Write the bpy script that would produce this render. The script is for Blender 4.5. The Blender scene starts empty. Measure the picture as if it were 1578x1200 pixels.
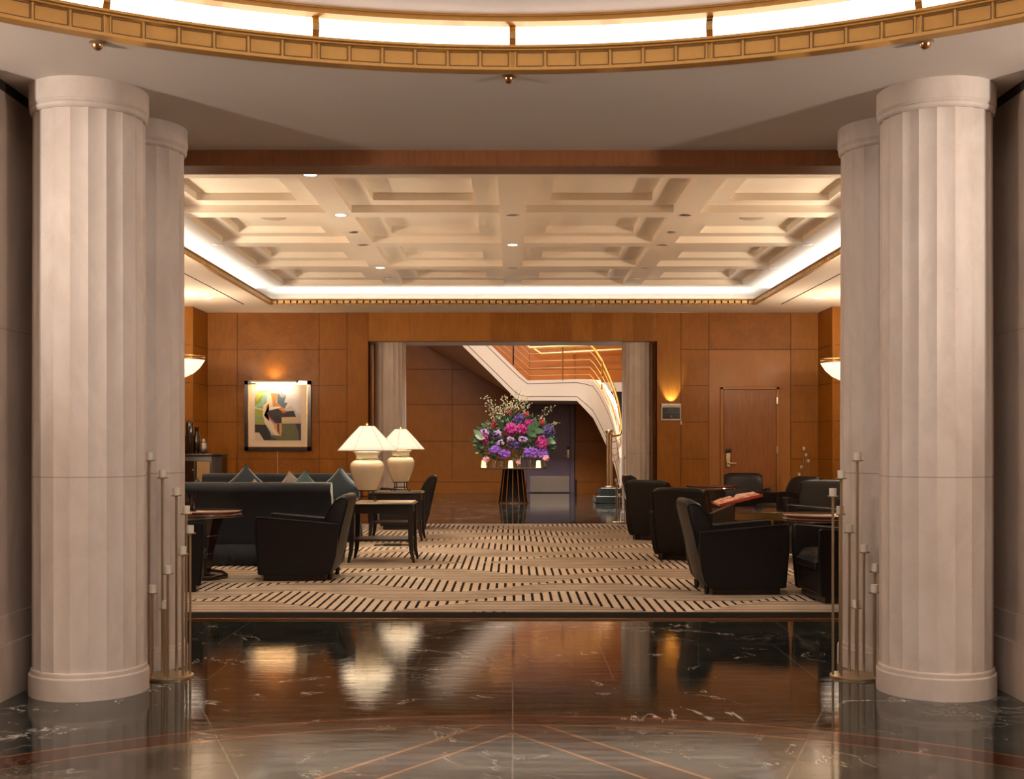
import bpy, bmesh, math, random
from mathutils import Vector, Matrix
R = math.radians
PI = math.pi
random.seed(7)
SC = bpy.context.scene
COL = SC.collection

# ------------------------------------------------------------------ camera
CAMH, F = 1.40, 1850.0
cam_d = bpy.data.cameras.new('camera')
cam = bpy.data.objects.new('camera', cam_d)
COL.objects.link(cam)
cam.location = (0, 0, CAMH)
cam.rotation_euler = (R(90), 0, 0)
cam_d.sensor_width = 36.0
cam_d.lens = F / 1578.0 * 36.0
cam_d.shift_y = 83.0 / 1578.0
cam_d.shift_x = -1.0 / 1578.0
cam_d.clip_start = 0.05
cam_d.clip_end = 200
SC.camera = cam

def P(x, y, D):
    """point at distance D seen at pixel x, y (used to read real positions off the photograph)"""
    return Vector(((x - 790) * D / F, D, CAMH + (683 - y) * D / F))

# ------------------------------------------------------------------ world, exposure
SC.view_settings.view_transform = 'Standard'
SC.view_settings.look = 'None'
SC.view_settings.exposure = 0.55
SC.view_settings.gamma = 1.0
SC.view_settings.use_curve_mapping = False
w = bpy.data.worlds.new('world')
SC.world = w
w.use_nodes = True
w.node_tree.nodes['Background'].inputs[0].default_value = (1.0, 0.8, 0.6, 1)
w.node_tree.nodes['Background'].inputs[1].default_value = 0.02
try:
    SC.cycles.use_denoising = True
    SC.cycles.max_bounces = 10
    SC.cycles.diffuse_bounces = 5
    SC.cycles.glossy_bounces = 4
    SC.cycles.sample_clamp_indirect = 8.0
except Exception:
    pass

WARM = (1.0, 0.80, 0.58)
WARMER = (1.0, 0.70, 0.42)
SOFT = (1.0, 0.92, 0.85)

def area(loc, rot, sx, sy, power, color=WARM, shape='RECTANGLE', spread=180):
    l = bpy.data.lights.new('area_light', 'AREA')
    l.shape = shape; l.size = sx
    if shape in ('RECTANGLE', 'ELLIPSE'): l.size_y = sy
    l.energy = power; l.color = color; l.spread = R(spread)
    o = bpy.data.objects.new('area_light', l)
    o.location = loc; o.rotation_euler = rot
    COL.objects.link(o)
    return o
def point(loc, power, color=WARM, r=0.05):
    l = bpy.data.lights.new('lamp_bulb', 'POINT'); l.energy = power; l.color = color; l.shadow_soft_size = r
    o = bpy.data.objects.new('lamp_bulb', l); o.location = loc; COL.objects.link(o); return o
def spot(loc, power, color=WARM, ang=90, blend=0.6, r=0.05, rot=(0, 0, 0)):
    l = bpy.data.lights.new('spot_light', 'SPOT'); l.energy = power; l.color = color
    l.spot_size = R(ang); l.spot_blend = blend; l.shadow_soft_size = r
    o = bpy.data.objects.new('spot_light', l); o.location = loc; o.rotation_euler = rot; COL.objects.link(o); return o

# shell dimensions
HC = 3.39            # entry soffit
RC, RY = 3.95, 2.42  # ring radius / centre
ZS = 3.77            # lounge soffit
ZF = 4.06            # coffered ceiling plane
YW = 21.8            # lounge back wall
XW = 5.54
# --- large lights: fill added unseen in the dome, coves of the lounge, lights added over the stair hall
area((0, RY - 1.0, 4.25), (0, 0, 0), 4.2, 4.2, 170, SOFT, 'DISK')  # no fixture here, added to brighten the column fronts
for s in (-1, 1):
    area((s * 4.27, 15.1, ZS + 0.10), (0, R(180), 0), 0.16, 10.6, 26, SOFT)
area((0, 20.62, ZS + 0.10), (R(180), 0, 0), 8.3, 0.16, 19, SOFT)
area((0, 9.55, ZS + 0.10), (R(180), 0, 0), 8.3, 0.16, 50, SOFT)
area((0, 24.6, 6.3), (0, 0, 0), 5.0, 2.0, 520, SOFT)
area((0.2, 30.2, 6.3), (0, 0, 0), 7.0, 1.6, 80, WARMER)

# ------------------------------------------------------------------ materials
class E:
    def __init__(s, nt, sock): s.nt = nt; s.s = sock
    def _m(s, op, *a, clamp=False):
        n = s.nt.nodes.new('ShaderNodeMath'); n.operation = op; n.use_clamp = clamp
        for i, v in enumerate((s,) + a):
            if isinstance(v, E): s.nt.links.new(v.s, n.inputs[i])
            else: n.inputs[i].default_value = v
        return E(s.nt, n.outputs[0])
    def __add__(s, o): return s._m('ADD', o)
    __radd__ = __add__
    def __sub__(s, o): return s._m('SUBTRACT', o)
    def __rsub__(s, o): return (s * -1.0) + o
    def __mul__(s, o): return s._m('MULTIPLY', o)
    __rmul__ = __mul__
    def __truediv__(s, o): return s._m('DIVIDE', o)
    def lt(s, o): return s._m('LESS_THAN', o)
    def gt(s, o): return s._m('GREATER_THAN', o)
    def abs(s): return s._m('ABSOLUTE')
    def sqrt(s): return s._m('SQRT')
    def frac(s): return s._m('FRACT')
    def floor(s): return s._m('FLOOR')
    def sin(s): return s._m('SINE')
    def max(s, o): return s._m('MAXIMUM', o)
    def min(s, o): return s._m('MINIMUM', o)
    def pow(s, o): return s._m('POWER', o)
    def inv(s): return 1.0 - s
    def ss(s, a, b):
        n = s.nt.nodes.new('ShaderNodeMapRange'); n.interpolation_type = 'SMOOTHSTEP'
        s.nt.links.new(s.s, n.inputs[0]); n.inputs[1].default_value = a; n.inputs[2].default_value = b
        n.inputs[3].default_value = 0; n.inputs[4].default_value = 1
        return E(s.nt, n.outputs[0])

def newmat(name):
    m = bpy.data.materials.new(name); m.use_nodes = True
    nt = m.node_tree
    return m, nt, nt.nodes['Principled BSDF']
def pos(nt, kind='world'):
    if kind == 'world':
        g = nt.nodes.new('ShaderNodeNewGeometry').outputs['Position']
    else:
        g = nt.nodes.new('ShaderNodeTexCoord').outputs['Object']
    sp = nt.nodes.new('ShaderNodeSeparateXYZ'); nt.links.new(g, sp.inputs[0])
    return g, E(nt, sp.outputs[0]), E(nt, sp.outputs[1]), E(nt, sp.outputs[2])
def noise(nt, vec, scale, detail=3, rough=.5, dist=0, stretch=None):
    if stretch:
        mp = nt.nodes.new('ShaderNodeMapping'); mp.inputs['Scale'].default_value = stretch
        nt.links.new(vec, mp.inputs[0]); vec = mp.outputs[0]
    n = nt.nodes.new('ShaderNodeTexNoise'); n.inputs['Scale'].default_value = scale
    n.inputs['Detail'].default_value = detail; n.inputs['Roughness'].default_value = rough
    n.inputs['Distortion'].default_value = dist
    nt.links.new(vec, n.inputs['Vector'])
    return E(nt, n.outputs['Fac'])
def mixc(nt, f, a, b):
    n = nt.nodes.new('ShaderNodeMix'); n.data_type = 'RGBA'
    if isinstance(f, E): nt.links.new(f.s, n.inputs[0])
    else: n.inputs[0].default_value = f
    for i, v in ((6, a), (7, b)):
        if isinstance(v, tuple): n.inputs[i].default_value = (*v, 1)
        else: nt.links.new(v, n.inputs[i])
    return n.outputs[2]
def bump(nt, b, h, strength=.2, dist=.01):
    n = nt.nodes.new('ShaderNodeBump'); n.inputs['Strength'].default_value = strength; n.inputs['Distance'].default_value = dist
    nt.links.new(h.s, n.inputs['Height']); nt.links.new(n.outputs[0], b.inputs['Normal'])

def simple(name, c, rough=.5, metal=0, var=.12, scale=8, bmp=0, coat=0, sheen=0, stretch=None, trans=0, spec=.5):
    m, nt, b = newmat(name)
    g, x, y, z = pos(nt, 'obj')
    n = noise(nt, g, scale, 4, .55, 0, stretch)
    c2 = tuple(v * (1 - var) for v in c); c3 = tuple(min(1, v * (1 + var)) for v in c)
    nt.links.new(mixc(nt, n, c2, c3), b.inputs['Base Color'])
    b.inputs['Roughness'].default_value = rough; b.inputs['Metallic'].default_value = metal
    b.inputs['Specular IOR Level'].default_value = spec
    if coat: b.inputs['Coat Weight'].default_value = coat; b.inputs['Coat Roughness'].default_value = .08
    if sheen:
        b.inputs['Sheen Weight'].default_value = sheen; b.inputs['Sheen Roughness'].default_value = .4
    if trans: b.inputs['Transmission Weight'].default_value = trans
    if bmp: bump(nt, b, n, bmp, .01)
    return m
def emit(name, c, st, base=(.9, .85, .78)):
    m, nt, b = newmat(name)
    b.inputs['Base Color'].default_value = (*base, 1)
    b.inputs['Emission Color'].default_value = (*c, 1); b.inputs['Emission Strength'].default_value = st
    b.inputs['Roughness'].default_value = .4
    return m

def wood(name, c1, c2, rough=.32, panel=None, stretch=(6, 6, .5), coat=.05, fig=.4):
    """veneer: vertical grain plus a cloudy figure"""
    m, nt, b = newmat(name)
    g, x, y, z = pos(nt)
    n1 = noise(nt, g, 7, 6, .6, .3, stretch)
    n2 = noise(nt, g, 2.2, 4, .6, .8)
    f = (n1 * (1 - fig) + n2 * fig)
    if panel:   # veneer leaves of slightly different tone
        k = ((x + 40.0) / panel).floor()
        t = (k * 12.9898).sin() * 43758.5
        f = f + (t.frac() - .5) * .35
    f = f.ss(.25, .75)
    nt.links.new(mixc(nt, f, c1, c2), b.inputs['Base Color'])
    b.inputs['Roughness'].default_value = rough
    b.inputs['Coat Weight'].default_value = coat; b.inputs['Coat Roughness'].default_value = .2
    b.inputs['Specular IOR Level'].default_value = .3
    return m

M = {}
M['plaster'] = simple('warm_plaster', (.70, .62, .54), .8, var=.03, scale=3, bmp=.03)
M['coffer'] = simple('cream_plaster', (.88, .81, .70), .75, var=.02, scale=3)
M['dome'] = simple('dome_plaster', (.80, .72, .66), .8, var=.02, scale=3)
M['oak'] = wood('anigre_veneer', (.23, .078, .003), (.345, .128, .006), .5)
M['oak_fig'] = wood('figured_veneer', (.20, .066, .002), (.325, .117, .005), .5, stretch=(3, 3, 3), fig=.6)
M['oak_strip'] = wood('veneer_strips', (.25, .088, .006), (.41, .170, .022), .46, panel=.37)
M['oak_pale'] = wood('pale_veneer', (.33, .135, .030), (.38, .165, .040), .5, fig=.3)
M['oak_dark'] = wood('beam_veneer', (.20, .075, .028), (.30, .115, .042), .4, coat=.05)
M['door_wood'] = wood('door_veneer', (.23, .082, .020), (.33, .125, .032), .42, fig=.15)
M['hall_wood'] = wood('hall_veneer', (.26, .085, .010), (.36, .125, .018), .34)
M['door_bluish'] = wood('bluish_lit_door_veneer', (.15, .11, .15), (.21, .16, .21), .25)  # purple cast in the colour stands for bluish light on the hall door
M['joint'] = simple('dark_joint', (.05, .02, .008), .8)
M['black_gap'] = simple('black_slot', (.02, .015, .012), .8)
M['brass'] = simple('brushed_brass', (.62, .40, .15), .3, 1, .08, 20)
M['brass_pale'] = simple('satin_brass', (.62, .50, .33), .3, 1, .06, 20)
M['gold'] = simple('gold_leaf', (.46, .23, .05), .45, .35, .08, 30)
M['gold_square'] = simple('gold_leaf_square', (.74, .52, .24), .45, .3, .05, 30)
M['gold_line'] = simple('gold_leaf_groove', (.16, .075, .018), .55, .3, .05, 30)
M['nickel'] = simple('satin_nickel', (.55, .52, .48), .28, 1, .05, 20)
M['copper'] = simple('copper_edge', (.55, .28, .13), .3, 1, .05)
M['leather'] = simple('black_leather', (.010, .0085, .009), .42, 0, .25, 14, .10, spec=.32)
M['leather_brown'] = simple('brown_leather', (.028, .019, .015), .45, 0, .25, 14, .10)
M['velvet'] = simple('navy_velvet', (.013, .020, .030), .9, 0, .3, 5, .05, sheen=.35)
M['velvet_pillow'] = simple('blue_velvet', (.03, .055, .08), .85, 0, .3, 6, .08, sheen=.7)
M['teal'] = simple('teal_silk', (.03, .10, .11), .5, 0, .35, 14, .1, sheen=.4)
M['grey_pillow'] = simple('silver_fabric', (.32, .31, .29), .7, 0, .2, 30, .15)
M['lacquer'] = simple('dark_lacquer', (.022, .009, .006), .2, 0, .4, 6, coat=.5)
M['rosewood'] = simple('rosewood_top', (.12, .040, .018), .16, 0, .35, 5, coat=1)
M['espresso'] = simple('espresso_wood', (.016, .010, .009), .3, 0, .3, 8)
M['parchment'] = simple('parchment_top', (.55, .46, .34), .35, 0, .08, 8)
M['parchment_dk'] = simple('shaded_top', (.16, .13, .10), .3, 0, .08, 8)  # same parchment top with its shade put into the colour
M['ceramic'] = simple('cream_ceramic', (.62, .54, .40), .18, 0, .04, 3, coat=.6)
M['iron'] = simple('wrought_iron', (.05, .045, .04), .4, .8, .1)
M['wax'] = simple('frosted_votive', (.78, .70, .58), .4, 0, .03)
M['cane'] = simple('cane_panel', (.48, .34, .17), .55, 0, .18, 12, .1, stretch=(14, 14, 1))
M['black_glaze'] = simple('black_glaze', (.008, .007, .007), .08, 0, .2, coat=1)
M['silver_cut'] = simple('hammered_silver', (.5, .5, .5), .2, 1, .6, 60, .6)
M['white'] = simple('white_paint', (.75, .70, .64), .5, 0, .02)
M['porcelain'] = simple('white_petals', (.8, .78, .74), .5, 0, .05)
M['green_marble'] = simple('green_marble', (.018, .028, .028), .12, 0, .6, 6, coat=.5)
M['sign'] = simple('black_sign', (.012, .010, .010), .25)
M['sign_ink'] = simple('bronze_lettering', (.10, .08, .06), .4)
M['book_red'] = simple('red_book_cover', (.38, .05, .03), .4, 0, .2, 30)
M['paper'] = simple('book_pages', (.72, .56, .48), .8, 0, .1, 40)
M['leaf'] = simple('green_leaf', (.035, .085, .03), .45, 0, .5, 12)
M['leaf_pale'] = simple('pale_leaf', (.25, .33, .2), .5, 0, .3, 12)
M['stem'] = simple('brown_stem', (.10, .08, .04), .7)
M['magenta'] = simple('magenta_petals', (.36, .008, .15), .55, 0, .5, 20)
M['crimson'] = simple('crimson_petals', (.33, .01, .02), .55, 0, .4, 20)
M['purple'] = simple('purple_petals', (.22, .07, .42), .55, 0, .4, 20)
M['violet'] = simple('dark_violet_petals', (.07, .03, .16), .55, 0, .5, 20)
M['lilac'] = simple('lilac_petals', (.50, .30, .55), .55, 0, .3, 20)
M['pink'] = simple('pink_petals', (.70, .32, .42), .55, 0, .2, 20)
M['sprig'] = simple('cream_sprigs', (.72, .66, .38), .7, 0, .2, 20)
M['mat_board'] = simple('cream_mat', (.72, .62, .50), .7, 0, .02)
M['frame_black'] = simple('black_frame', (.014, .010, .009), .25, 0, .2, coat=.5)
M['shade'] = None
def glassmat(name, tint=(1, 1, 1), rough=.02, ior=1.45):
    m, nt, b = newmat(name)
    b.inputs['Base Color'].default_value = (*tint, 1); b.inputs['Roughness'].default_value = rough
    b.inputs['Transmission Weight'].default_value = 1; b.inputs['IOR'].default_value = ior
    return m
M['glass'] = glassmat('clear_glass')
M['acrylic'] = glassmat('clear_acrylic', (.95, .9, .88), .05, 1.3)
M['drum'] = emit('lit_frosted_drum', (1, .97, .94), 2.2)
M['lit_disc'] = emit('lit_lens', (1, .93, .82), 6)
M['flame'] = emit('lit_votive_glass', (1, .52, .12), 1.5)
M['picture_glow'] = emit('picture_lamp_tube', (1, .75, .4), 3)
M['bowl'] = emit('lit_alabaster', (1, .84, .66), .75)
M['strip'] = emit('lit_cove_strip', (1, .88, .70), 2.5)
m, nt, b = newmat('lit_linen_shade')
g, x, y, z = pos(nt, 'obj')
n = noise(nt, g, 60, 2, .5, 0, (1, 1, .2))
nt.links.new(mixc(nt, n, (.80, .74, .62), (.88, .82, .70)), b.inputs['Base Color'])
b.inputs['Roughness'].default_value = .8
b.inputs['Emission Color'].default_value = (1, .88, .68, 1)
b.inputs['Emission Strength'].default_value = .45
M['shade'] = m

# stone of the columns
def stone(name, c1, c2, joints=(1.215,)):
    m, nt, b = newmat(name)
    g, x, y, z = pos(nt)
    n = noise(nt, g, 3.6, 7, .65, .6, (1, 1, .5)); n2 = noise(nt, g, 28, 3, .6, 0, (1, 1, 3))
    pits = n2.ss(.68, .74) * .35
    col = mixc(nt, n.ss(.3, .7), c1, c2)
    jm = None
    for j in joints:
        t = (z - j).abs().lt(.0035); jm = t if jm is None else jm.max(t)
    col = mixc(nt, pits.max(jm * .6) if jm is not None else pits, col, (.28, .20, .14))
    nt.links.new(col, b.inputs['Base Color']); b.inputs['Roughness'].default_value = .62
    bump(nt, b, n2, .08, .004)
    return m
M['stone'] = stone('limestone', (.55, .46, .39), (.66, .57, .50))
M['stone_wall'] = stone('wall_stone', (.40, .31, .25), (.47, .37, .30), (2.03,))

# marble floor with inlaid ring, petals and joints
m, nt, b = newmat('dark_marble_floor')
g, x, y, z = pos(nt)
n1 = noise(nt, g, .8, 8, .62, 1.6)
n2 = noise(nt, g, 2.3, 6, .6, 1.0)
n3 = noise(nt, g, .5, 3, .5)
v1 = (n1 - .5).abs().ss(0.001, .010).inv() * n2.ss(.50, .62)
n4 = noise(nt, g, 1.7, 8, .7, 2.2)
v2 = (n4 - .52).abs().ss(0.001, .009).inv() * n3.ss(.50, .62) * .6
vein = v1.max(v2)
cloud = noise(nt, g, 3.5, 8, .65, .6)
rr = ((x * x) + (y - 2.62) * (y - 2.62)).sqrt()
inner = rr.lt(3.56)
dark = mixc(nt, cloud.ss(.35, .7), (.010, .014, .013), (.034, .040, .034))
brown = mixc(nt, cloud.ss(.35, .7), (.020, .016, .011), (.10, .078, .052))
col = mixc(nt, inner, dark, brown)
col = mixc(nt, vein * (1.0 - inner * .5) * .95, col, (.62, .57, .50))
def line(e, a, wd=.004): return (e - a).abs().lt(wd)
joint = line(y, 9.42, .02) * 0
row1 = y.gt(8.38) * y.lt(9.45)
row2 = y.gt(7.10) * y.lt(8.38)
row3 = y.lt(7.10)
ax = x.abs()
jt = line(y, 8.38).max(line(y, 7.10))
jt = jt.max(row1 * line(ax, 1.03).max(line(ax, 2.06)))
jt = jt.max(row2 * line(ax, .6).max(line(ax, 1.81)))
jt = jt.max(row3 * line(x, 0.0).max(line(ax - (y - 1.95) * .374, 0.0, .0045)))
big = y.gt(9.45) * line((x / 1.2).frac(), .5, .003).max(line((y / 1.2).frac(), .5, .003))
jt = jt.max(big)
band = rr.gt(3.355) * rr.lt(3.56)
dpet = ax * .819 - (6.18 - y) * .574
pet = dpet.gt(-.215) * dpet.lt(0.0) * rr.lt(3.56)
bd = band.max(pet)
red = mixc(nt, cloud.ss(.3, .75), (.022, .005, .002), (.060, .015, .006))
red = mixc(nt, vein * .6, red, (.5, .4, .3))
col = mixc(nt, bd, col, red)
edge = (line(rr, 3.56, .010).max(line(rr, 3.355, .009))).max((line(dpet, -.215, .009).max(line(dpet, 0.0, .011))) * rr.lt(3.36))
col = mixc(nt, edge, col, (.50, .27, .12))
col = mixc(nt, jt * .75, col, (.22, .17, .12))
nt.links.new(col, b.inputs['Base Color'])
nt.links.new((edge * .8).s, b.inputs['Metallic'])
streak = noise(nt, g, 5, 5, .7, 1.0, (.5, 3.0, 1))
rough = cloud * .05 + .012 + inner * (streak * .07 + .01)
nt.links.new(rough.s, b.inputs['Roughness'])
b.inputs['Specular IOR Level'].default_value = .50
bump(nt, b, noise(nt, g, 6, 6, .65, .5, (.5, 2.0, 1)), .05, .01)
M['marble'] = m

# carpet: lens shaped groups of stripes laid across each other
m, nt, b = newmat('striped_carpet')
g, x, y, z = pos(nt)
wob = noise(nt, g, 1.8, 2, .5)
wob2 = noise(nt, g, 14, 2, .5)
yy = y - 9.87 + (wob - .5) * .10
row = (yy / 1.36).floor()
v = (yy / 1.36).frac()
off = ((row * 7.13).sin() * 43.7).frac()
xq = ((x / .083).floor() * .083)
u = ((xq / 2.5) + off)
up = v.gt(.5)
ucell = (u + up * .31).frac()
tri = (1.0 - (ucell * 2.0 - 1.0).abs())
h = ((tri * 1.6) - .42)._m('MINIMUM', 1.0)
# snap the wedge to the stripe pitch
across = (v - .5).abs() * 2.0
lens = across.lt(h)
sx_ = ((x + (wob2 - .5) * .012 ) / .083).frac().lt(.30)
sy_ = ((y + (wob2 - .5) * .014) / .098).frac().lt(.40)
stripe = lens * sx_ + (1.0 - lens) * sy_ * .85
base = mixc(nt, noise(nt, g, 1.2, 4, .6, .5).ss(.3, .7), (.50, .40, .315), (.64, .535, .435))
base = mixc(nt, noise(nt, g, 90, 2, .6) * .25, base, (.30, .20, .14))
col = mixc(nt, stripe, base, (.007, .005, .005))
border = y.lt(9.86).max(y.gt(20.68))
col = mixc(nt, border, col, (.010, .008, .008))
nt.links.new(col, b.inputs['Base Color']); b.inputs['Roughness'].default_value = .95; b.inputs['Specular IOR Level'].default_value = .08
bump(nt, b, noise(nt, g, 160, 2, .6), .3, .01)
M['carpet'] = m

# ------------------------------------------------------------------ mesh helpers
class MB:
    def __init__(s): s.bm = bmesh.new(); s.mi = 0
    def _f(s, vs, smooth=False):
        try:
            f = s.bm.faces.new(vs); f.material_index = s.mi; f.smooth = smooth; return f
        except ValueError: return None
    def box(s, x0, x1, y0, y1, z0, z1):
        v = [s.bm.verts.new(p) for p in ((x0,y0,z0),(x1,y0,z0),(x1,y1,z0),(x0,y1,z0),(x0,y0,z1),(x1,y0,z1),(x1,y1,z1),(x0,y1,z1))]
        for q in ((3,2,1,0),(4,5,6,7),(0,1,5,4),(1,2,6,5),(2,3,7,6),(3,0,4,7)): s._f([v[i] for i in q])
        return s
    def obox(s, c, half, rz=0, mtx=None):
        n0 = len(s.bm.verts)
        s.box(-half[0], half[0], -half[1], half[1], -half[2], half[2])
        s.bm.verts.ensure_lookup_table()
        T = Matrix.Translation(c) @ (mtx if mtx else Matrix.Rotation(rz, 4, 'Z'))
        for v in s.bm.verts[n0:]: v.co = T @ v.co
        return s
    def lathe(s, prof, c=(0, 0, 0), n=32, cap=True, mod=None, smooth=True):
        rings = []
        for r, z in prof:
            ring = []
            for i in range(n):
                a = 2 * PI * i / n
                k = mod(a) if mod else 1
                ring.append(s.bm.verts.new((c[0] + r * k * math.cos(a), c[1] + r * k * math.sin(a), c[2] + z)))
            rings.append(ring)
        for a, b_ in zip(rings, rings[1:]):
            for i in range(n):
                s._f([a[i], a[(i + 1) % n], b_[(i + 1) % n], b_[i]], smooth)
        if cap:
            s._f(list(reversed(rings[0]))); s._f(rings[-1])
        return s
    def tube(s, pts, r, n=8, cap=True):
        pts = [Vector(p) for p in pts]
        rs = r if isinstance(r, (list, tuple)) else [r] * len(pts)
        rings = []
        prev = None
        for i, p in enumerate(pts):
            d = (pts[min(i + 1, len(pts) - 1)] - pts[max(i - 1, 0)])
            if d.length < 1e-9: d = Vector((0, 0, 1))
            d.normalize()
            ref = prev if prev is not None else (Vector((0, 0, 1)) if abs(d.z) < .9 else Vector((1, 0, 0)))
            a = d.cross(ref)
            if a.length < 1e-6: a = d.cross(Vector((0, 1, 0)))
            a.normalize(); b_ = a.cross(d).normalized()
            prev = b_
            rings.append([s.bm.verts.new(p + (a * math.cos(2 * PI * k / n) + b_ * math.sin(2 * PI * k / n)) * rs[i]) for k in range(n)])
        for a, b_ in zip(rings, rings[1:]):
            for k in range(n): s._f([a[k], a[(k + 1) % n], b_[(k + 1) % n], b_[k]], True)
        if cap: s._f(list(reversed(rings[0]))); s._f(rings[-1])
        return s
    def prism(s, poly, axis, a, b_, smooth=False):
        """poly = 2D outline, extruded between a and b_ along axis 0/1/2"""
        def mk(p, t):
            if axis == 0: return (t, p[0], p[1])
            if axis == 1: return (p[0], t, p[1])
            return (p[0], p[1], t)
        A = [s.bm.verts.new(mk(p, a)) for p in poly]; B = [s.bm.verts.new(mk(p, b_)) for p in poly]
        n = len(poly)
        s._f(A); s._f(list(reversed(B)))
        for i in range(n): s._f([A[i], B[i], B[(i + 1) % n], A[(i + 1) % n]], smooth)
        return s
    def poly(s, pts, smooth=False):
        s._f([s.bm.verts.new(p) for p in pts], smooth); return s
    def grid(s, fn, nu, nv, smooth=True):
        g = [[s.bm.verts.new(fn(i / nu, j / nv)) for j in range(nv + 1)] for i in range(nu + 1)]
        for i in range(nu):
            for j in range(nv): s._f([g[i][j], g[i + 1][j], g[i + 1][j + 1], g[i][j + 1]], smooth)
        return s
    def ball(s, c, r, n=6, sc=(1, 1, 1)):
        m_ = max(3, n // 2)
        prof = [(max(1e-4, r * math.sin(PI * i / m_)), -r * math.cos(PI * i / m_)) for i in range(m_ + 1)]
        n0 = len(s.bm.verts)
        s.lathe(prof, (0, 0, 0), n, cap=False)
        s.bm.verts.ensure_lookup_table()
        for v in s.bm.verts[n0:]: v.co = Vector((v.co.x * sc[0], v.co.y * sc[1], v.co.z * sc[2])) + Vector(c)
        return s
    def build(s, name, mats, parent=None, bevel=0, seg=2, sharp=35, recalc=True, solid=0):
        if recalc:
            bmesh.ops.remove_doubles(s.bm, verts=s.bm.verts, dist=1e-6)
            bmesh.ops.recalc_face_normals(s.bm, faces=s.bm.faces)
        me = bpy.data.meshes.new(name); s.bm.to_mesh(me); s.bm.free()
        for mm in (mats if isinstance(mats, (list, tuple)) else [mats]): me.materials.append(mm)
        try: me.set_sharp_from_angle(angle=R(sharp))
        except Exception: pass
        o = bpy.data.objects.new(name, me); COL.objects.link(o)
        if parent: o.parent = parent
        if solid:
            md = o.modifiers.new('thickness', 'SOLIDIFY'); md.thickness = solid; md.offset = 0
        if bevel:
            md = o.modifiers.new('bevel', 'BEVEL'); md.width = bevel; md.segments = seg; md.limit_method = 'ANGLE'; md.angle_limit = R(30)
            md.harden_normals = False
            for p in me.polygons: p.use_smooth = True
            try: me.set_sharp_from_angle(angle=R(75))
            except Exception: pass
        return o

def tag(o, label=None, cat=None, group=None, kind=None):
    if label: o['label'] = label
    if cat: o['category'] = cat
    if group: o['group'] = group
    if kind: o['kind'] = kind
    return o
def empty(name, loc=(0, 0, 0), rz=0, label=None, cat=None, group=None):
    o = bpy.data.objects.new(name, None); COL.objects.link(o)
    o.location = loc; o.rotation_euler = (0, 0, rz); o.empty_display_size = .1
    return tag(o, label, cat, group)
def copy_tree(o, loc=None, rz=None, label=None, group=None, parent=None):
    c = o.copy(); COL.objects.link(c)
    if parent: c.parent = parent
    if loc is not None: c.location = loc
    if rz is not None: c.rotation_euler = (0, 0, rz)
    if label: c['label'] = label
    if group: c['group'] = group
    for ch in list(o.children): copy_tree(ch, parent=c)
    return c
def S(o): o['kind'] = 'structure'; return o

# ================================================================== SHELL
# floor and carpet
b_ = MB(); b_.box(-9, 9, -5, 35, -.12, 0); S(b_.build('floor', M['marble']))
b_ = MB(); b_.box(-5.9, 5.9, 9.55, 20.76, .001, .016)
tag(b_.build('carpet', M['carpet']), 'beige carpet patterned with black dashes between the marble floors', 'carpet')
b_ = MB(); b_.box(-5.9, 5.9, 9.515, 9.548, 0.001, .012); tag(S(b_.build('trim_1', M['copper'])))

# entry soffit with round opening
def ring_plate(mb, z0, z1, xr, ya, yb, cx, cy, r, n=120):
    ang = [2 * PI * i / n for i in range(n)]
    def outer(a):
        dx, dy = math.cos(a), math.sin(a)
        t = 1e9
        if dx > 1e-9: t = min(t, (xr - cx) / dx)
        if dx < -1e-9: t = min(t, (-xr - cx) / dx)
        if dy > 1e-9: t = min(t, (yb - cy) / dy)
        if dy < -1e-9: t = min(t, (ya - cy) / dy)
        return (cx + dx * t, cy + dy * t)
    corners = [math.atan2(q - cy, p_ - cx) % (2 * PI) for p_ in (xr, -xr) for q in (ya, yb)]
    ang = sorted(ang + corners)
    k = len(ang)
    for i in range(k):
        a, c = ang[i], ang[(i + 1) % k]
        if abs(a - c) < 1e-9: continue
        pa, pc = outer(a), outer(c)
        ia, ic = (cx + r * math.cos(a), cy + r * math.sin(a)), (cx + r * math.cos(c), cy + r * math.sin(c))
        mb.poly([(*ia, z0), (*ic, z0), (*pc, z0), (*pa, z0)])
        mb.poly([(*ia, z1), (*ic, z1), (*pc, z1), (*pa, z1)])
        mb.poly([(*ia, z0), (*ic, z0), (*ic, z1), (*ia, z1)])
b_ = MB(); ring_plate(b_, HC, HC + .03, 5.2, -4.2, 8.15, 0, RY, RC + .012)
S(b_.build('ceiling', M['plaster']))

def arc_band(mb, r0, r1, z0, z1, a0, a1, n):
    for i in range(n):
        a, c = a0 + (a1 - a0) * i / n, a0 + (a1 - a0) * (i + 1) / n
        p = lambda r, t, z: (r * math.cos(t), RY + r * math.sin(t), z)
        q = [p(r0,a,z0),p(r1,a,z0),p(r1,c,z0),p(r0,c,z0),p(r0,a,z1),p(r1,a,z1),p(r1,c,z1),p(r0,c,z1)]
        v = [mb.bm.verts.new(t) for t in q]
        for f in ((3,2,1,0),(4,5,6,7),(0,1,5,4),(1,2,6,5),(2,3,7,6),(3,0,4,7)): mb._f([v[k] for k in f])
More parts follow.
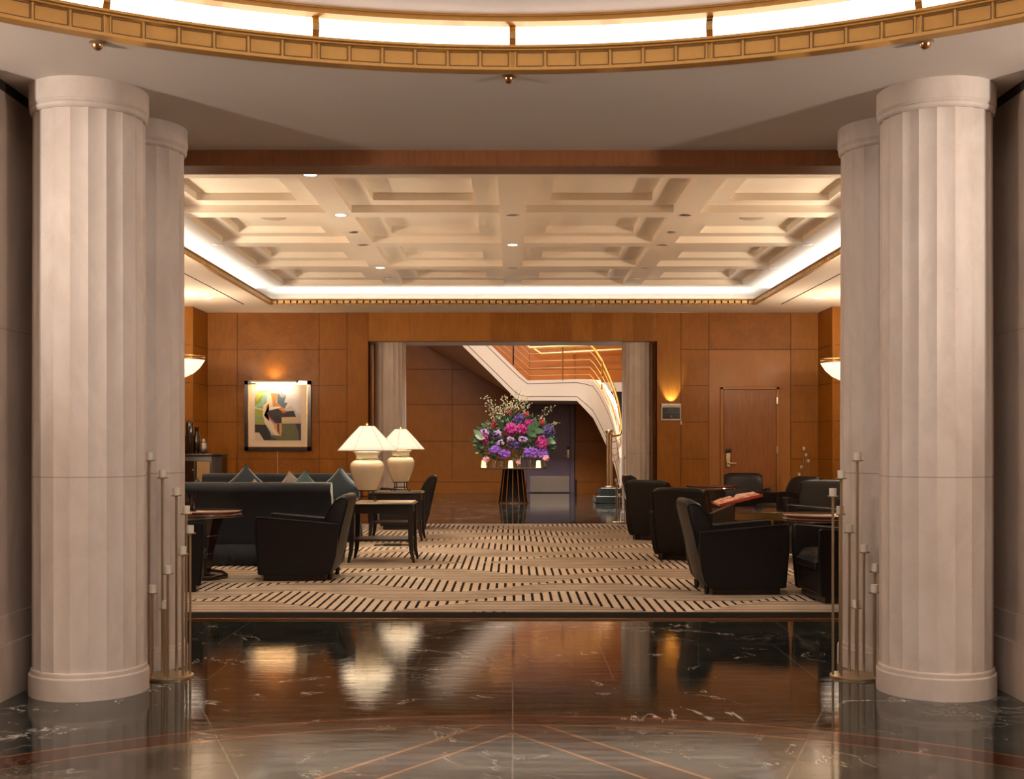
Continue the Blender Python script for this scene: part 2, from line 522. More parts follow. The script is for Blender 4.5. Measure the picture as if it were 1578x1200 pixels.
# brass ring light: one thing, with its parts
ring = empty('ring_light', (0, 0, 0), 0, 'large round ceiling light trough with gilded panelled rim and glowing white band', 'ceiling light')
b_ = MB(); FULL = 2 * PI
arc_band(b_, RC - .006, RC + .05, HC - .012, HC + .088, 0, FULL, 240)
arc_band(b_, RC - .030, RC + .05, HC - .018, HC - .002, 0, FULL, 240)
arc_band(b_, RC - .030, RC + .05, HC + .086, HC + .094, 0, FULL, 240)
arc_band(b_, RC - .048, RC + .05, HC + .096, HC + .108, 0, FULL, 240)
for k in range(24):
    for j in range(6):
        a = R(90 + k * 15 + (j * 2.5))
        if j == 0:
            for da in (-.0035, .0035): arc_band(b_, RC - .016, RC, HC, HC + .085, a + da - .0009, a + da + .0009, 1)
        else: arc_band(b_, RC - .016, RC, HC, HC + .085, a - .0012, a + .0012, 1)
b_.mi = 1
for k in range(24):
    for j in range(6):
        a = R(90 + k * 15 + j * 2.5)
        o0 = .0055 if j == 0 else .0022; o1 = .0055 if j == 5 else .0022
        a0, a1 = a + o0, a + R(2.5) - o1
        arc_band(b_, RC - .0105, RC, HC + .006, HC + .010, a0, a1, 2)
        arc_band(b_, RC - .0105, RC, HC + .076, HC + .080, a0, a1, 2)
        arc_band(b_, RC - .0105, RC, HC + .008, HC + .078, a0, a0 + .0009, 1)
        arc_band(b_, RC - .0105, RC, HC + .008, HC + .078, a1 - .0009, a1, 1)
b_.build('gilded_rim', [M['gold'], M['gold_line']], ring)
b_ = MB(); arc_band(b_, RC + .055, RC + .065, HC + .10, HC + .262, 0, FULL, 240)
b_.build('lit_diffuser', M['drum'], ring)
b_ = MB(); arc_band(b_, RC - .03, RC + .09, HC + .238, HC + .262, 0, FULL, 240); arc_band(b_, RC - .04, RC + .02, HC + .262, HC + .272, 0, FULL, 240)
b_.build('upper_rim', M['gold'], ring)
for k in range(24):
    a = R(90 + 15 * k)
    b_ = MB()
    d = Vector((math.cos(a), math.sin(a), 0)); t = Vector((-d.y, d.x, 0))
    pts = []
    for i in range(9):
        f = i / 8; rr_ = RC + .040 - .055 * math.sin(PI * f)
        pts.append((rr_, HC + .10 + f * .145))
    for (r0, z0), (r1, z1) in zip(pts, pts[1:]):
        for rA, rB in ((0, .008),):
            q = []
            for sgn in (-1, 1):
                for (r_, z_) in ((r0, z0), (r1, z1)):
                    for dd in (rA, rB):
                        p_ = d * (r_ + dd) + t * sgn * .017; q.append((p_.x, p_.y + RY, z_))
            v = [b_.bm.verts.new(c_) for c_ in q]
            for f in ((0,1,3,2),(4,6,7,5),(0,2,6,4),(1,5,7,3),(0,4,5,1),(2,3,7,6)): b_._f([v[i] for i in f])
    b_.build('bracket', M['brass'], ring)
# shallow dome above
b_ = MB()
prof = [(RC + .08, HC + .262), (RC - .35, HC + .30), (3.1, HC + .52), (2.4, HC + .78), (1.2, HC + .98), (.01, HC + 1.03)]
b_.lathe(prof, (0, RY, 0), 96, cap=False)
S(b_.build('ceiling_dome', M['dome'], recalc=False))['kind'] = 'structure'

# entry side walls (stone stubs beside the columns) and rotunda walls
for s, nm in ((-1, 'left'), (1, 'right')):
    b_ = MB()
    x0, x1 = (s * 2.80, s * 3.1)
    b_.box(min(x0, x1), max(x0, x1), 6.28, 8.14, 0, HC - .02)
    b_.box(min(s * 2.785, x1), max(s * 2.785, x1), 6.28, 8.14, .30, .455)
    b_.box(min(s * 2.765, x1), max(s * 2.765, x1), 6.28, 8.14, 0, .30)
    b_.mi = 1
    b_.box(min(s * 2.798, s * 2.82), max(s * 2.798, s * 2.82), 6.28, 8.14, HC - .055, HC)
    b_.mi = 0
    b_.box(min(s * 3.1, s * 5.2), max(s * 3.1, s * 5.2), 6.28, 6.5, 0, HC)
    b_.box(min(s * 5.0, s * 5.2), max(s * 5.0, s * 5.2), -4.2, 6.3, 0, HC)
    S(b_.build('wall_entry_' + nm, [M['stone_wall'], M['black_gap']]))
b_ = MB(); b_.box(-5.2, 5.2, -4.3, -4.2, 0, HC); S(b_.build('wall_behind', M['stone_wall']))

# portal: beam between entry and lounge with walls either side
b_ = MB(); b_.box(-2.42, 2.42, 8.145, 8.38, 3.28, HC + .02)
b_.box(-2.42, 2.42, 8.138, 8.145, 3.28, 3.296)
S(b_.build('trim_beam', M['oak_dark']))
b_ = MB(); b_.box(-2.42, 2.42, 8.38, 8.40, 3.28, 4.6); S(b_.build('trim_2', M['white']))
b_ = MB()
for s in (-1, 1):
    b_.box(min(s * 2.34, s * 7), max(s * 2.34, s * 7), 8.145, 8.38, 0, HC + .02)
    b_.box(min(s * 2.34, s * 7), max(s * 2.34, s * 7), 8.145, 8.38, HC + .02, 4.6)
b_.box(-2.34, 2.34, 8.40, 8.5, HC + .02, 4.6)
S(b_.build('wall_front', M['oak']))

# lounge ceiling ----------------------------------------------------
XL, Y0, Y1 = 4.11, 9.70, 20.40
b_ = MB()
for s in (-1, 1):
    b_.box(min(s * XL, s * 6.4), max(s * XL, s * 6.4), 8.4, 21.9, ZS, ZS + .05)
b_.box(-XL, XL, 8.4, Y0, ZS, ZS + .05); b_.box(-XL, XL, Y1, 21.9, ZS, ZS + .05)
b_.mi = 1
for s in (-1, 1):
    b_.box(s * 4.58 - .012, s * 4.58 + .012, 8.6, 20.45, ZS - .003, ZS)
S(b_.build('ceiling_soffit', [M['coffer'], M['black_gap']]))
# cove trough and curve
def cove_prof():
    pts = [(0.0, ZS + .05), (.46, ZS + .05), (.48, ZS + .16)]
    for i in range(1, 9):
        a = R(90) * i / 8
        pts.append((.48 - .50 * (1 - math.cos(a)), ZS + .16 + (ZF + .0 - ZS - .16) * math.sin(a)))
    return pts
b_ = MB()
cp = cove_prof()
ring_pts = []
for d, z in cp:
    ring_pts.append([(-XL - d, Y0 - d, z), (XL + d, Y0 - d, z), (XL + d, Y1 + d, z), (-XL - d, Y1 + d, z)])
for a, c in zip(ring_pts, ring_pts[1:]):
    for i in range(4):
        b_.poly([a[i], a[(i + 1) % 4], c[(i + 1) % 4], c[i]], True)
S(b_.build('ceiling_cove', M['coffer'], sharp=50))
# gilded cornice with square dentils
cor = MB()
def cornice_side(p0, p1, inward):
    p0, p1 = Vector(p0), Vector(p1); L = (p1 - p0).length; d = (p1 - p0).normalized(); n_ = Vector(inward)
    def bx(t0, t1, a, c, z0, z1):
        q = [p0 + d * t + n_ * w_ for t in (t0, t1) for w_ in (a, c)]
        v = []
        for z in (z0, z1):
            for k in (0, 1, 3, 2): v.append(cor.bm.verts.new((q[k].x, q[k].y, z)))
        for f in ((3,2,1,0),(4,5,6,7),(0,1,5,4),(1,2,6,5),(2,3,7,6),(3,0,4,7)): cor._f([v[i] for i in f])
    cor.mi = 1; bx(0, L, -.03, 0, ZS - .004, ZS + .075)
    cor.mi = 0
    bx(-.02, L + .02, -.03, .022, ZS - .012, ZS + .006); bx(-.02, L + .02, -.03, .025, ZS + .07, ZS + .082)
    bx(0, L, -.03, .012, ZS + .060, ZS + .072)
    n = int(L / .112); st = L / n
    cor.mi = 2
    for k in range(n): bx(st * k + .013, st * (k + 1) - .013, -.01, .010, ZS + .012, ZS + .056)
cornice_side((-XL, Y1, 0), (XL, Y1, 0), (0, -1, 0))
cornice_side((-XL, Y0, 0), (-XL, Y1, 0), (1, 0, 0))
cornice_side((XL, Y0, 0), (XL, Y1, 0), (-1, 0, 0))
cornice_side((-XL, Y0, 0), (XL, Y0, 0), (0, 1, 0))
S(cor.build('trim_cornice', [M['gold'], M['gold_line'], M['gold_square']]))
# coffers
XR = [-3.955, -2.005, 0, 2.005, 3.955]; HX = [.105, .148, .15, .148, .105]
YR = [9.79, 11.89, 13.99, 16.09, 18.19, 20.25]; HY = [.10, .15, .15, .15, .15, .10]
xs = []; ys = []
b_ = MB()
def quad_ring(x0, x1, y0, y1, X0, X1, Y0_, Y1_, z):   # flat frame between two rectangles
    o_ = [(x0, y0), (x1, y0), (x1, y1), (x0, y1)]; i_ = [(X0, Y0_), (X1, Y0_), (X1, Y1_), (X0, Y1_)]
    for k in range(4):
        b_.poly([(*o_[k], z), (*o_[(k + 1) % 4], z), (*i_[(k + 1) % 4], z), (*i_[k], z)])
def riser(x0, x1, y0, y1, z0, z1):
    o_ = [(x0, y0), (x1, y0), (x1, y1), (x0, y1)]
    for k in range(4): b_.poly([(*o_[k], z0), (*o_[(k + 1) % 4], z0), (*o_[(k + 1) % 4], z1), (*o_[k], z1)])
for i in range(4):
    for j in range(5):
        ox0, ox1 = XR[i] + HX[i], XR[i + 1] - HX[i + 1]; oy0, oy1 = YR[j] + HY[j], YR[j + 1] - HY[j + 1]
        cx0, cx1, cy0, cy1 = XR[i], XR[i + 1], YR[j], YR[j + 1]
        if i == 0: cx0 = -4.10
        if i == 3: cx1 = 4.10
        if j == 0: cy0 = 9.69
        if j == 4: cy1 = 20.39
        quad_ring(cx0, cx1, cy0, cy1, ox0, ox1, oy0, oy1, ZF)
        riser(ox0, ox1, oy0, oy1, ZF, ZF + .085)
        l = .28
        quad_ring(ox0, ox1, oy0, oy1, ox0 + l, ox1 - l, oy0 + l, oy1 - l, ZF + .085)
        riser(ox0 + l, ox1 - l, oy0 + l, oy1 - l, ZF + .085, ZF + .17)
        b_.poly([(ox0 + l, oy0 + l, ZF + .17), (ox1 - l, oy0 + l, ZF + .17), (ox1 - l, oy1 - l, ZF + .17), (ox0 + l, oy1 - l, ZF + .17)])
S(b_.build('ceiling_coffers', M['coffer'], recalc=False))
# roof slab over the lounge keeps the void dark
b_ = MB(); b_.box(-6.5, 6.5, 8.4, 21.95, 4.6, 4.7); S(b_.build('ceiling_slab', M['plaster']))

# lounge walls ------------------------------------------------------
px = YW / F
def wx(x): return (x - 790) * px
def wz(y): return CAMH + (683 - y) * px
hs = [3.80, wz(538.4), wz(594), wz(650), wz(707), 0.30, 0.0]
def panels(mb, x0, x1, zs, y, mat, th=.018, gap=.004):
    mb.mi = mat
    for a, c in zip(zs, zs[1:]):
        mb.box(x0 + gap, x1 - gap, y - th, y + .001, c + gap, a - gap)
b_ = MB()
b_.mi = 0
b_.box(-6.4, -2.62, YW, 22.0, 0, 4.6); b_.box(2.62, 6.4, YW, 22.0, 0, 4.6); b_.box(-2.62, 2.62, YW, 22.0, 3.262, 4.6)
for (a, c, mt) in ((-5.54, wx(366), 1), (wx(366), wx(492), 2), (wx(492), wx(535), 1)): panels(b_, a, c, hs, YW, mt)
for (a, c, mt) in ((wx(1049), wx(1092), 1), (wx(1218), 5.56, 1)): panels(b_, a, c, hs, YW, mt)
panels(b_, wx(1092), wx(1218), [3.80, wz(538.4)], YW, 2)
b_.mi = 1
b_.box(wx(535) + .004, -2.62, YW - .03, YW + .2, 0, 3.80)
b_.box(2.62, wx(1049) - .004, YW - .03, YW + .2, 0, 3.80)
b_.mi = 3
b_.box(-2.62, 2.62, YW - .022, YW + .2, 3.256, 3.80)
b_.mi = 4   # plain painted surround of the service door
b_.box(wx(1092) + .004, wx(1113), YW - .016, YW, 0, wz(539)); b_.box(wx(1196), wx(1218) - .004, YW - .016, YW, 0, wz(539))
b_.box(wx(1113), wx(1196), YW - .016, YW, wz(599), wz(539))
S(b_.build('wall_back', [M['joint'], M['oak'], M['oak_fig'], M['oak_strip'], M['oak_pale']]))
b_ = MB(); b_.box(-2.62, 2.62, 22.0, 22.74, 3.256, 3.32); b_.box(-2.62, 2.62, 22.70, 22.80, 3.256, 6.6)
S(b_.build('ceiling_hall_soffit', M['white']))
b_ = MB()
for s in (-1, 1): b_.box(min(s * 2.62, s * 2.9), max(s * 2.62, s * 2.9), 22.0, 22.8, 0, 6.6)
for s in (-1, 1): b_.box(min(s * 2.9, s * 7.0), max(s * 2.9, s * 7.0), 22.7, 22.8, 0, 6.6)
S(b_.build('wall_passage', M['hall_wood']))

for s, nm in ((-1, 'left'), (1, 'right')):
    def sb(x0, x1, *a): b_.box(min(s * x0, s * x1), max(s * x0, s * x1), *a)
    b_ = MB(); b_.mi = 0
    sb(5.55, 6.4, 20.80, 21.9, 0, 4.6)
    sb(5.95, 6.4, 8.38, 20.85, 0, 4.6)
    b_.mi = 1
    for a, c in zip(hs, hs[1:]):
        sb(5.542, 5.56, 20.90, 21.80, c + .005, a - .005)
        sb(5.575, 5.94, 20.785, 20.80, c + .005, a - .005)
    sb(5.535, 5.572, 20.78, 20.90, 0, 3.80)
    yb = [8.4, 10.0, 12.0, 14.0, 16.0, 17.4, 19.0, 20.75]
    for y0, y1 in zip(yb, yb[1:]):
        for a, c in zip(hs, hs[1:]): sb(5.935, 5.96, y0 + .005, y1 - .005, c + .005, a - .005)
    S(b_.build('wall_' + nm, [M['joint'], M['oak']]))
    b_ = MB(); sb(5.535, 5.55, 20.78, 21.8, 0, .16); S(b_.build('baseboard_' + nm, M['oak_dark']))
b_ = MB(); b_.box(-5.54, -2.62, YW - .045, YW - .018, 0, .16); b_.box(2.62, wx(1110), YW - .045, YW - .018, 0, .16); b_.box(wx(1200), 5.54, YW - .045, YW - .018, 0, .16)
S(b_.build('baseboard_back', M['oak_dark']))

# service door in the back wall
d1 = S(empty('door_1', (0, 0, 0)))
b_ = MB()
dx0, dx1, dt = wx(1115), wx(1195.5), wz(600.5)
b_.box(dx0, dx1, YW - .02, YW + .02, 0.01, dt); b_.build('door_leaf', M['door_wood'], d1, .003)
b_ = MB()
for (a, c) in ((wx(1109.5), dx0 - .004), (dx1 + .004, wx(1200.5))): b_.box(a, c, YW - .045, YW, 0, dt + .05)
b_.box(wx(1109.5), wx(1200.5), YW - .045, YW, dt + .004, dt + .055); b_.build('door_frame', M['oak_pale'], d1, .006)
def lockset(parent, x, y, z, s=1, flip=1):
    b_ = MB(); b_.box(x - .05 * s, x + .05 * s, y - .03, y, z - .16 * s, z + .16 * s); lk = b_.build('lock_plate', M['brass_pale'], parent, .015)
    b_ = MB(); b_.tube([(x, y - .03, z - .06), (x, y - .075, z - .06), (x + flip * .13, y - .075, z - .06)], .012, 8); b_.build('lever_handle', M['brass_pale'], lk)
    b_ = MB(); b_.box(x - .052 * s, x + .052 * s, y - .045, y - .0, z + .16 * s, z + .235 * s); b_.build('card_reader', M['sign'], lk, .01)
lockset(d1, wx(1122), YW - .02, wz(708.5), .85)
for zy in (617, 693):
    b_ = MB(); b_.box(wx(1195.8), wx(1197.6), YW - .052, YW - .02, wz(zy) - .06, wz(zy) + .06); b_.build('hinge', M['nickel'], d1)

# stair hall shell --------------------------------------------------
YH = 34.0
ph = YH / F
def hx(x): return (x - 790) * ph
def hz(y): return CAMH + (683 - y) * ph
b_ = MB(); b_.mi = 0
b_.box(-7, 7, YH, YH + .2, 0, 6.6)
b_.mi = 1
vx = [-7, -4.6, hx(697), hx(817) - .02]
hh = [6.5, 5.2, hz(569), hz(623.5), hz(680), hz(739)]
for a, c in zip(vx, vx[1:]): panels(b_, a, c, hh, YH, 1, .02, .006)
vx2 = [hx(885) + .02, hx(990), 5, 7]
for a, c in zip(vx2, vx2[1:]): panels(b_, a, c, hh, YH, 1, .02, .006)
panels(b_, hx(817) - .02, hx(885) + .02, [6.5, 5.2, hz(569), 2.56], YH, 1, .02, .006)
b_.mi = 2
b_.box(-7, hx(812), YH - .05, YH, 0, hz(739)); b_.box(hx(889), 7, YH - .05, YH, 0, hz(739))
b_.box(-7, hx(812), YH - .07, YH, hz(742), hz(738)); b_.box(hx(889), 7, YH - .07, YH, hz(742), hz(738))
b_.box(-7, hx(812), YH - .065, YH, 0.0, .06)
S(b_.build('wall_hall_back', [M['joint'], M['hall_wood'], M['hall_wood']]))
b_ = MB()
for s in (-1, 1): b_.box(min(s * 6.9, s * 7.1), max(s * 6.9, s * 7.1), 22.8, 34.2, 0, 6.6)
S(b_.build('wall_hall_side', M['hall_wood']))
b_ = MB(); b_.box(-7.1, 7.1, 22.0, 34.2, 6.6, 6.7); S(b_.build('ceiling_hall', M['plaster']))
d2 = S(empty('door_2', (0, 0, 0)))
a0, a1 = hx(819), hx(878.5)
b_ = MB(); b_.box(a0 - .15, a1, YH - .05, YH, .01, hz(624)); b_.build('door_leaf', M['door_bluish'], d2, .004)
b_ = MB(); b_.box(a0 - .27, a0 - .155, YH - .10, YH, 0, hz(624) + .10); b_.box(a1 + .005, hx(885), YH - .10, YH, 0, hz(624) + .10); b_.box(a0 - .155, a1 + .005, YH - .10, YH, hz(624) + .005, hz(624) + .10)
b_.build('door_frame', M['door_bluish'], d2, .006)
b_ = MB(); b_.box(a0 - .04, a1 - .03, YH - .058, YH - .05, .03, hz(733)); b_.build('kick_plate', M['nickel'], d2)
lockset(d2, hx(875.5), YH - .05, hz(699), .8, -1)

# ================================================================== COLUMNS
def column(h, cap=True):
    root = empty('fluted_column')
    NF = 20; per = 10
    def fl(a):
        t = (a * NF / (2 * PI)) % 1.0
        return 1 - .034 * math.sin(PI * t) ** .8
    zb = .15; zt = h - (.155 if cap else .0)
    b_ = MB(); b_.lathe([(.306, zb - .02), (.307, h * .4), (.302, zt + .01)], (0, 0, 0), NF * per, True, fl)
    sh = b_.build('shaft', M['stone'], root, sharp=20)
    b_ = MB(); b_.lathe([(.325, 0), (.325, .115), (.322, .12), (.314, .123), (.314, .143), (.309, .150), (.2, .150)], (0, 0, 0), 96, True)
    b_.build('plinth', M['stone'], root, sharp=30)
    if cap:
        b_ = MB(); b_.lathe([(.2, h - .16), (.306, h - .16), (.315, h - .150), (.318, h - .135), (.312, h - .125), (.318, h - .117), (.3225, h - .112), (.3225, h), (.2, h)], (0, 0, 0), 96, True)
        b_.build('capital', M['stone'], root, sharp=30)
    return root
c0 = column(HC)
tag(c0, 'large fluted limestone column nearest the camera on the left', 'column', 'entry columns')
c0.location = (-2.401, 6.815, 0)
for (x_, y_, lb) in ((2.401, 6.815, 'large fluted limestone column nearest the camera on the right'),
                     (-2.39, 7.60, 'fluted limestone column half hidden behind the big left column'),
                     (2.39, 7.60, 'fluted limestone column half hidden behind the big right column')):
    copy_tree(c0, (x_, y_, 0), .1 if y_ > 7 else 0, lb)
c1 = column(3.256, False)
tag(c1, 'fluted column inside the far passage opening, behind the table lamps', 'column', 'passage columns')
c1.location = (-2.285, 22.35, 0)
copy_tree(c1, (2.335, 22.35, 0), 0, 'fluted column inside the far passage opening, beside the lit wall sign')

# ================================================================== CEILING FITTINGS
def downlight(lit):
    root = empty('downlight')
    b_ = MB(); b_.lathe([(.062, .0), (.085, -.004), (.088, 0), (.088, .004), (.060, .004)], (0, 0, -.002), 24, False)
    b_.build('trim_ring', M['white'], root)
    b_ = MB(); b_.lathe([(.001, -.003), (.062, -.003)], (0, 0, 0), 24, False)
    if not lit:
        b_ = MB(); b_.lathe([(.001, .012 - .016), (.02, -.006), (.045, -.0025), (.062, -.002)], (0, 0, 0), 24, False)
    b_.build('lens', M['lit_disc'] if lit else M['nickel'], root)
    return root
dl_lit, dl_off = downlight(True), downlight(False)
rows = {11.89: 'just beyond the wooden beam', 13.99: 'second row beyond the beam', 16.09: 'third row beyond the beam', 18.19: 'fourth row beyond the beam', 20.25: 'at the coffers far edge'}
cols = {-3.955: 'left border', -2.005: 'left rib', 0: 'centre rib', 2.005: 'right rib', 3.955: 'right border'}
used = {True: False, False: False}
lit_set = {(-2.005, 11.89), (-2.005, 13.99), (0, 16.09), (-2.005, 18.19)}
spots = []
for yv in rows:
    for xv in cols:
        if yv == 11.89 and xv != -2.005: continue
        if yv == 13.99 and abs(xv) > 3: continue
        if yv == 20.25 and abs(xv) < 3: continue
        spots.append((xv, yv))
for (xv, yv) in spots:
    lit = (xv, yv) in lit_set
    lb = ('lit' if lit else 'unlit') + ' coffer downlight on the ' + cols[xv] + ', ' + rows[yv]
    src = dl_lit if lit else dl_off
    if not used[lit]:
        src.location = (xv, yv, ZF); tag(src, lb, 'downlight', 'coffered ceiling downlights'); used[lit] = True
    else: copy_tree(src, (xv, yv, ZF), 0, lb, 'coffered ceiling downlights')
for s, nm in ((-1, 'left'), (1, 'right')):
    for yv, q in ((19.57, 'back corner'),):
        copy_tree(dl_lit, (s * 4.97, yv, ZS), 0, 'lit recessed downlight in the flat ' + nm + ' border ceiling near the ' + q, 'border ceiling downlights')
for (xv, yv) in lit_set: spot((xv, yv, ZF - .02), 60, WARM, 110, .8)
for s in (-1, 1):
    for yv in (19.57,): spot((s * 4.97, yv, ZS - .02), 70, WARM, 120, .8)
    for yv in (16.4, 13.2, 10.2): spot((s * 4.97, yv, ZS - .02), 55, WARM, 120, .8)  # unseen spots without fixtures, added to light the lounge
for xv in (-2.005, 0, 2.005): spot((xv, 9.79, ZF - .02), 60, WARM, 110, .8)  # near row out of view, also added for lounge light only
# speakers and small sprinkler discs
b_ = MB(); b_.lathe([(.001, -.012), (.14, -.012), (.155, -.006), (.16, 0), (.16, .002), (.001, .002)], (0, 0, 0), 32, False)
sp = b_.build('ceiling_speaker', M['parchment']); sp.location = (-3.0, 15.04, ZF + .168)
tag(sp, 'round speaker grille in a coffer on the left', 'speaker', 'ceiling speakers')
copy_tree(sp, (3.0, 15.04, ZF + .168), 0, 'round speaker grille in a coffer on the right')
b_ = MB(); b_.lathe([(.001, -.010), (.05, -.010), (.055, 0), (.001, .001)], (0, 0, 0), 20, False)
sk = b_.build('sprinkler_cover', M['nickel']); sk.location = (-2.0, 15.1, ZF - .001)
tag(sk, 'small round sprinkler cover on the left rib, nearer of two', 'sprinkler', 'sprinkler covers')
for xv, yv, lb in ((2.0, 15.1, 'small round sprinkler cover on the right rib, nearer of two'), (-2.0, 19.3, 'small round sprinkler cover on the left rib, farther of two'), (2.0, 19.3, 'small round sprinkler cover on the right rib, farther of two')):
    copy_tree(sk, (xv, yv, ZF - .001), 0, lb)
# brass sprinkler heads in the entry soffit
def head():
    r = empty('ceiling_sprinkler')
    b_ = MB(); b_.lathe([(.012, 0), (.040, -.003), (.042, -.008), (.030, -.016)], (0, 0, 0), 20, True); b_.build('escutcheon', M['brass_pale'], r)
    b_ = MB(); b_.lathe([(.028, -.010), (.027, -.022), (.018, -.036), (.006, -.044)], (0, 0, 0), 20, True); b_.build('bell', M['copper'], r)
    return r
h0 = head(); h0.location = (-.022, 6.50, HC); tag(h0, 'small bell shaped ceiling fixture at the centre, below the ring light', 'ceiling fixture', 'ceiling fixtures in the entry')
copy_tree(h0, (-2.06, 5.955, HC), 0, 'small bell shaped ceiling fixture above the left column')
copy_tree(h0, (2.04, 5.935, HC), 0, 'small bell shaped ceiling fixture above the right column')

# bowl sconces
def sconce():
    r = empty('wall_sconce')
    b_ = MB(); b_.lathe([(.02, -.30), (.12, -.28), (.24, -.22), (.34, -.13), (.40, -.04), (.42, 0), (.405, 0), (.38, -.05), (.23, -.20), (.02, -.285)], (0, 0, 0), 40, True)
    b_.build('glass_bowl', M['bowl'], r, sharp=60)
    b_ = MB(); b_.lathe([(.425, -.012), (.432, -.006), (.432, .01), (.425, .018), (.41, .018), (.41, -.012)], (0, 0, 0), 40, False)
    b_.lathe([(.425, .030), (.432, .034), (.432, .048), (.425, .052), (.412, .052), (.412, .030)], (0, 0, 0), 40, False)
    for k in range(8): b_.obox((.42 * math.cos(k * PI / 4), .42 * math.sin(k * PI / 4), .025), (.006, .006, .012))
    b_.build('brass_rim', M['brass'], r)
    b_ = MB(); b_.tube([(-.41, 0, .0), (-.62, 0, -.02)], .02, 8); b_.box(-.64, -.60, -.07, .07, -.18, .14); b_.build('bracket', M['brass'], r)
    return r
s0 = sconce(); tag(s0, 'glowing bowl wall sconce with brass rim on the left lounge wall', 'wall light', 'bowl sconces'); s0.location = (-5.30, 19.0, 2.73)
def put_sconce(x, y, z, rz, lb): copy_tree(s0, (x, y, z), rz, lb); 
put_sconce(5.30, 19.0, 2.68, PI, 'glowing bowl wall sconce with brass rim on the right lounge wall')
put_sconce(-5.30, 13.6, 2.70, 0, 'added bowl wall sconce on the left lounge wall, hidden behind the column')  # this pair is added out of sight to brighten the coffers
put_sconce(5.30, 13.6, 2.70, PI, 'added bowl wall sconce on the right lounge wall, hidden behind the column')
put_sconce(-4.37, 3.86, 2.35, 0, 'bowl wall sconce left of the entry, out of the picture')
put_sconce(4.37, 3.86, 2.35, PI, 'bowl wall sconce right of the entry, out of the picture')
for (x_, y_, z_, p_) in ((-5.30, 19.0, 2.73, 45), (5.30, 19.0, 2.68, 45), (-4.37, 3.86, 2.35, 210), (4.37, 3.86, 2.35, 210), (-5.30, 13.6, 2.70, 250), (5.30, 13.6, 2.70, 250)):
    point((x_, y_, z_ + .12), p_, SOFT if y_ < 5 else WARM, .10)

# ================================================================== CANDLE STANDS
def candle_stand(rel, base_r=.15, top=1.30, hstep=None, name='candle_stand'):
    root = empty(name)
    b_ = MB(); b_.lathe([(base_r, 0), (base_r, .010), (base_r - .004, .014), (.01, .014)], (0, 0, 0), 48, True)
    b_.build('base_plate', M['brass_pale'], root)
    for (x_, y_, z_) in rel:
        b_ = MB(); b_.tube([(x_, y_, .012), (x_, y_, z_ - .01)], .0075, 10); b_.build('pole', M['brass_pale'], root)
        b_ = MB(); b_.lathe([(.008, z_ - .022), (.010, z_ - .008), (.032, z_ - .006), (.034, z_), (.01, z_)], (x_, y_, 0), 20, True); b_.build('dish', M['brass_pale'], root)
        b_ = MB(); b_.lathe([(.0205, z_), (.0215, z_ + .002), (.022, z_ + .046), (.0185, z_ + .046), (.018, z_ + .036), (.002, z_ + .034)], (x_, y_, 0), 20, True); b_.build('votive_glass', M['wax'], root)
    return root
def ringpos(angs, zs, r=.122):
    return [(r * rr_ * math.cos(R(a)), r * rr_ * math.sin(R(a)), z_) for (a, rr_), z_ in zip(angs, zs)]
zs9 = [1.30, 1.194, 1.085, .976, .862, .742, .632, .517, .42]
L9 = ringpos([(170, 1), (125, .85), (80, .9), (40, .95), (8, 1.05), (-30, .98), (-75, .9), (-125, .95), (-88, .6)], zs9)
R9 = ringpos([(-92, .4), (-150, .95), (180, 1.1), (150, .75), (95, .8), (50, 1), (5, 1.0), (-40, .98), (-95, .2)], zs9)
cl = candle_stand(L9); cl.location = (-2.066, 7.20, 0)
tag(cl, 'tall brass candle stand of spiralling poles beside the left column', 'candle stand', 'candle stands')
cr = candle_stand(R9); cr.location = (2.055, 7.20, 0)
tag(cr, 'tall metal candle stand of spiralling poles beside the right column', 'candle stand', 'candle stands')
def q(x, y, D): p_ = P(x, y, D); return p_
D_ = 20.2
fr = [( (xx - 1246) * D_ / F, yo, CAMH + (683 - yy) * D_ / F) for xx, yy, yo in ((1243.6, 694, .0), (1249, 704, .08), (1249, 713, -.08), (1242.5, 723, .1), (1236, 734, -.03), (1231, 743, .03))]
cf = candle_stand(fr, .2); cf.location = ((1241 - 790) * D_ / F, D_, .016)
tag(cf, 'slim candle stand against the far right wall behind the armchairs', 'candle stand', 'candle stands')
D_ = 21.25
fr = [((xx - 955) * D_ / F, yo, CAMH + (683 - yy) * D_ / F) for xx, yy, yo in ((962, 706, .0), (959, 752, .08), (949, 741, -.05), (952, 747, .05), (954, 764, -.08))]
cg = candle_stand(fr, .14); cg.location = ((955 - 790) * D_ / F, D_, .0)
tag(cg, 'slim candle stand in the passage opening beside the far right column', 'candle stand', 'candle stands')

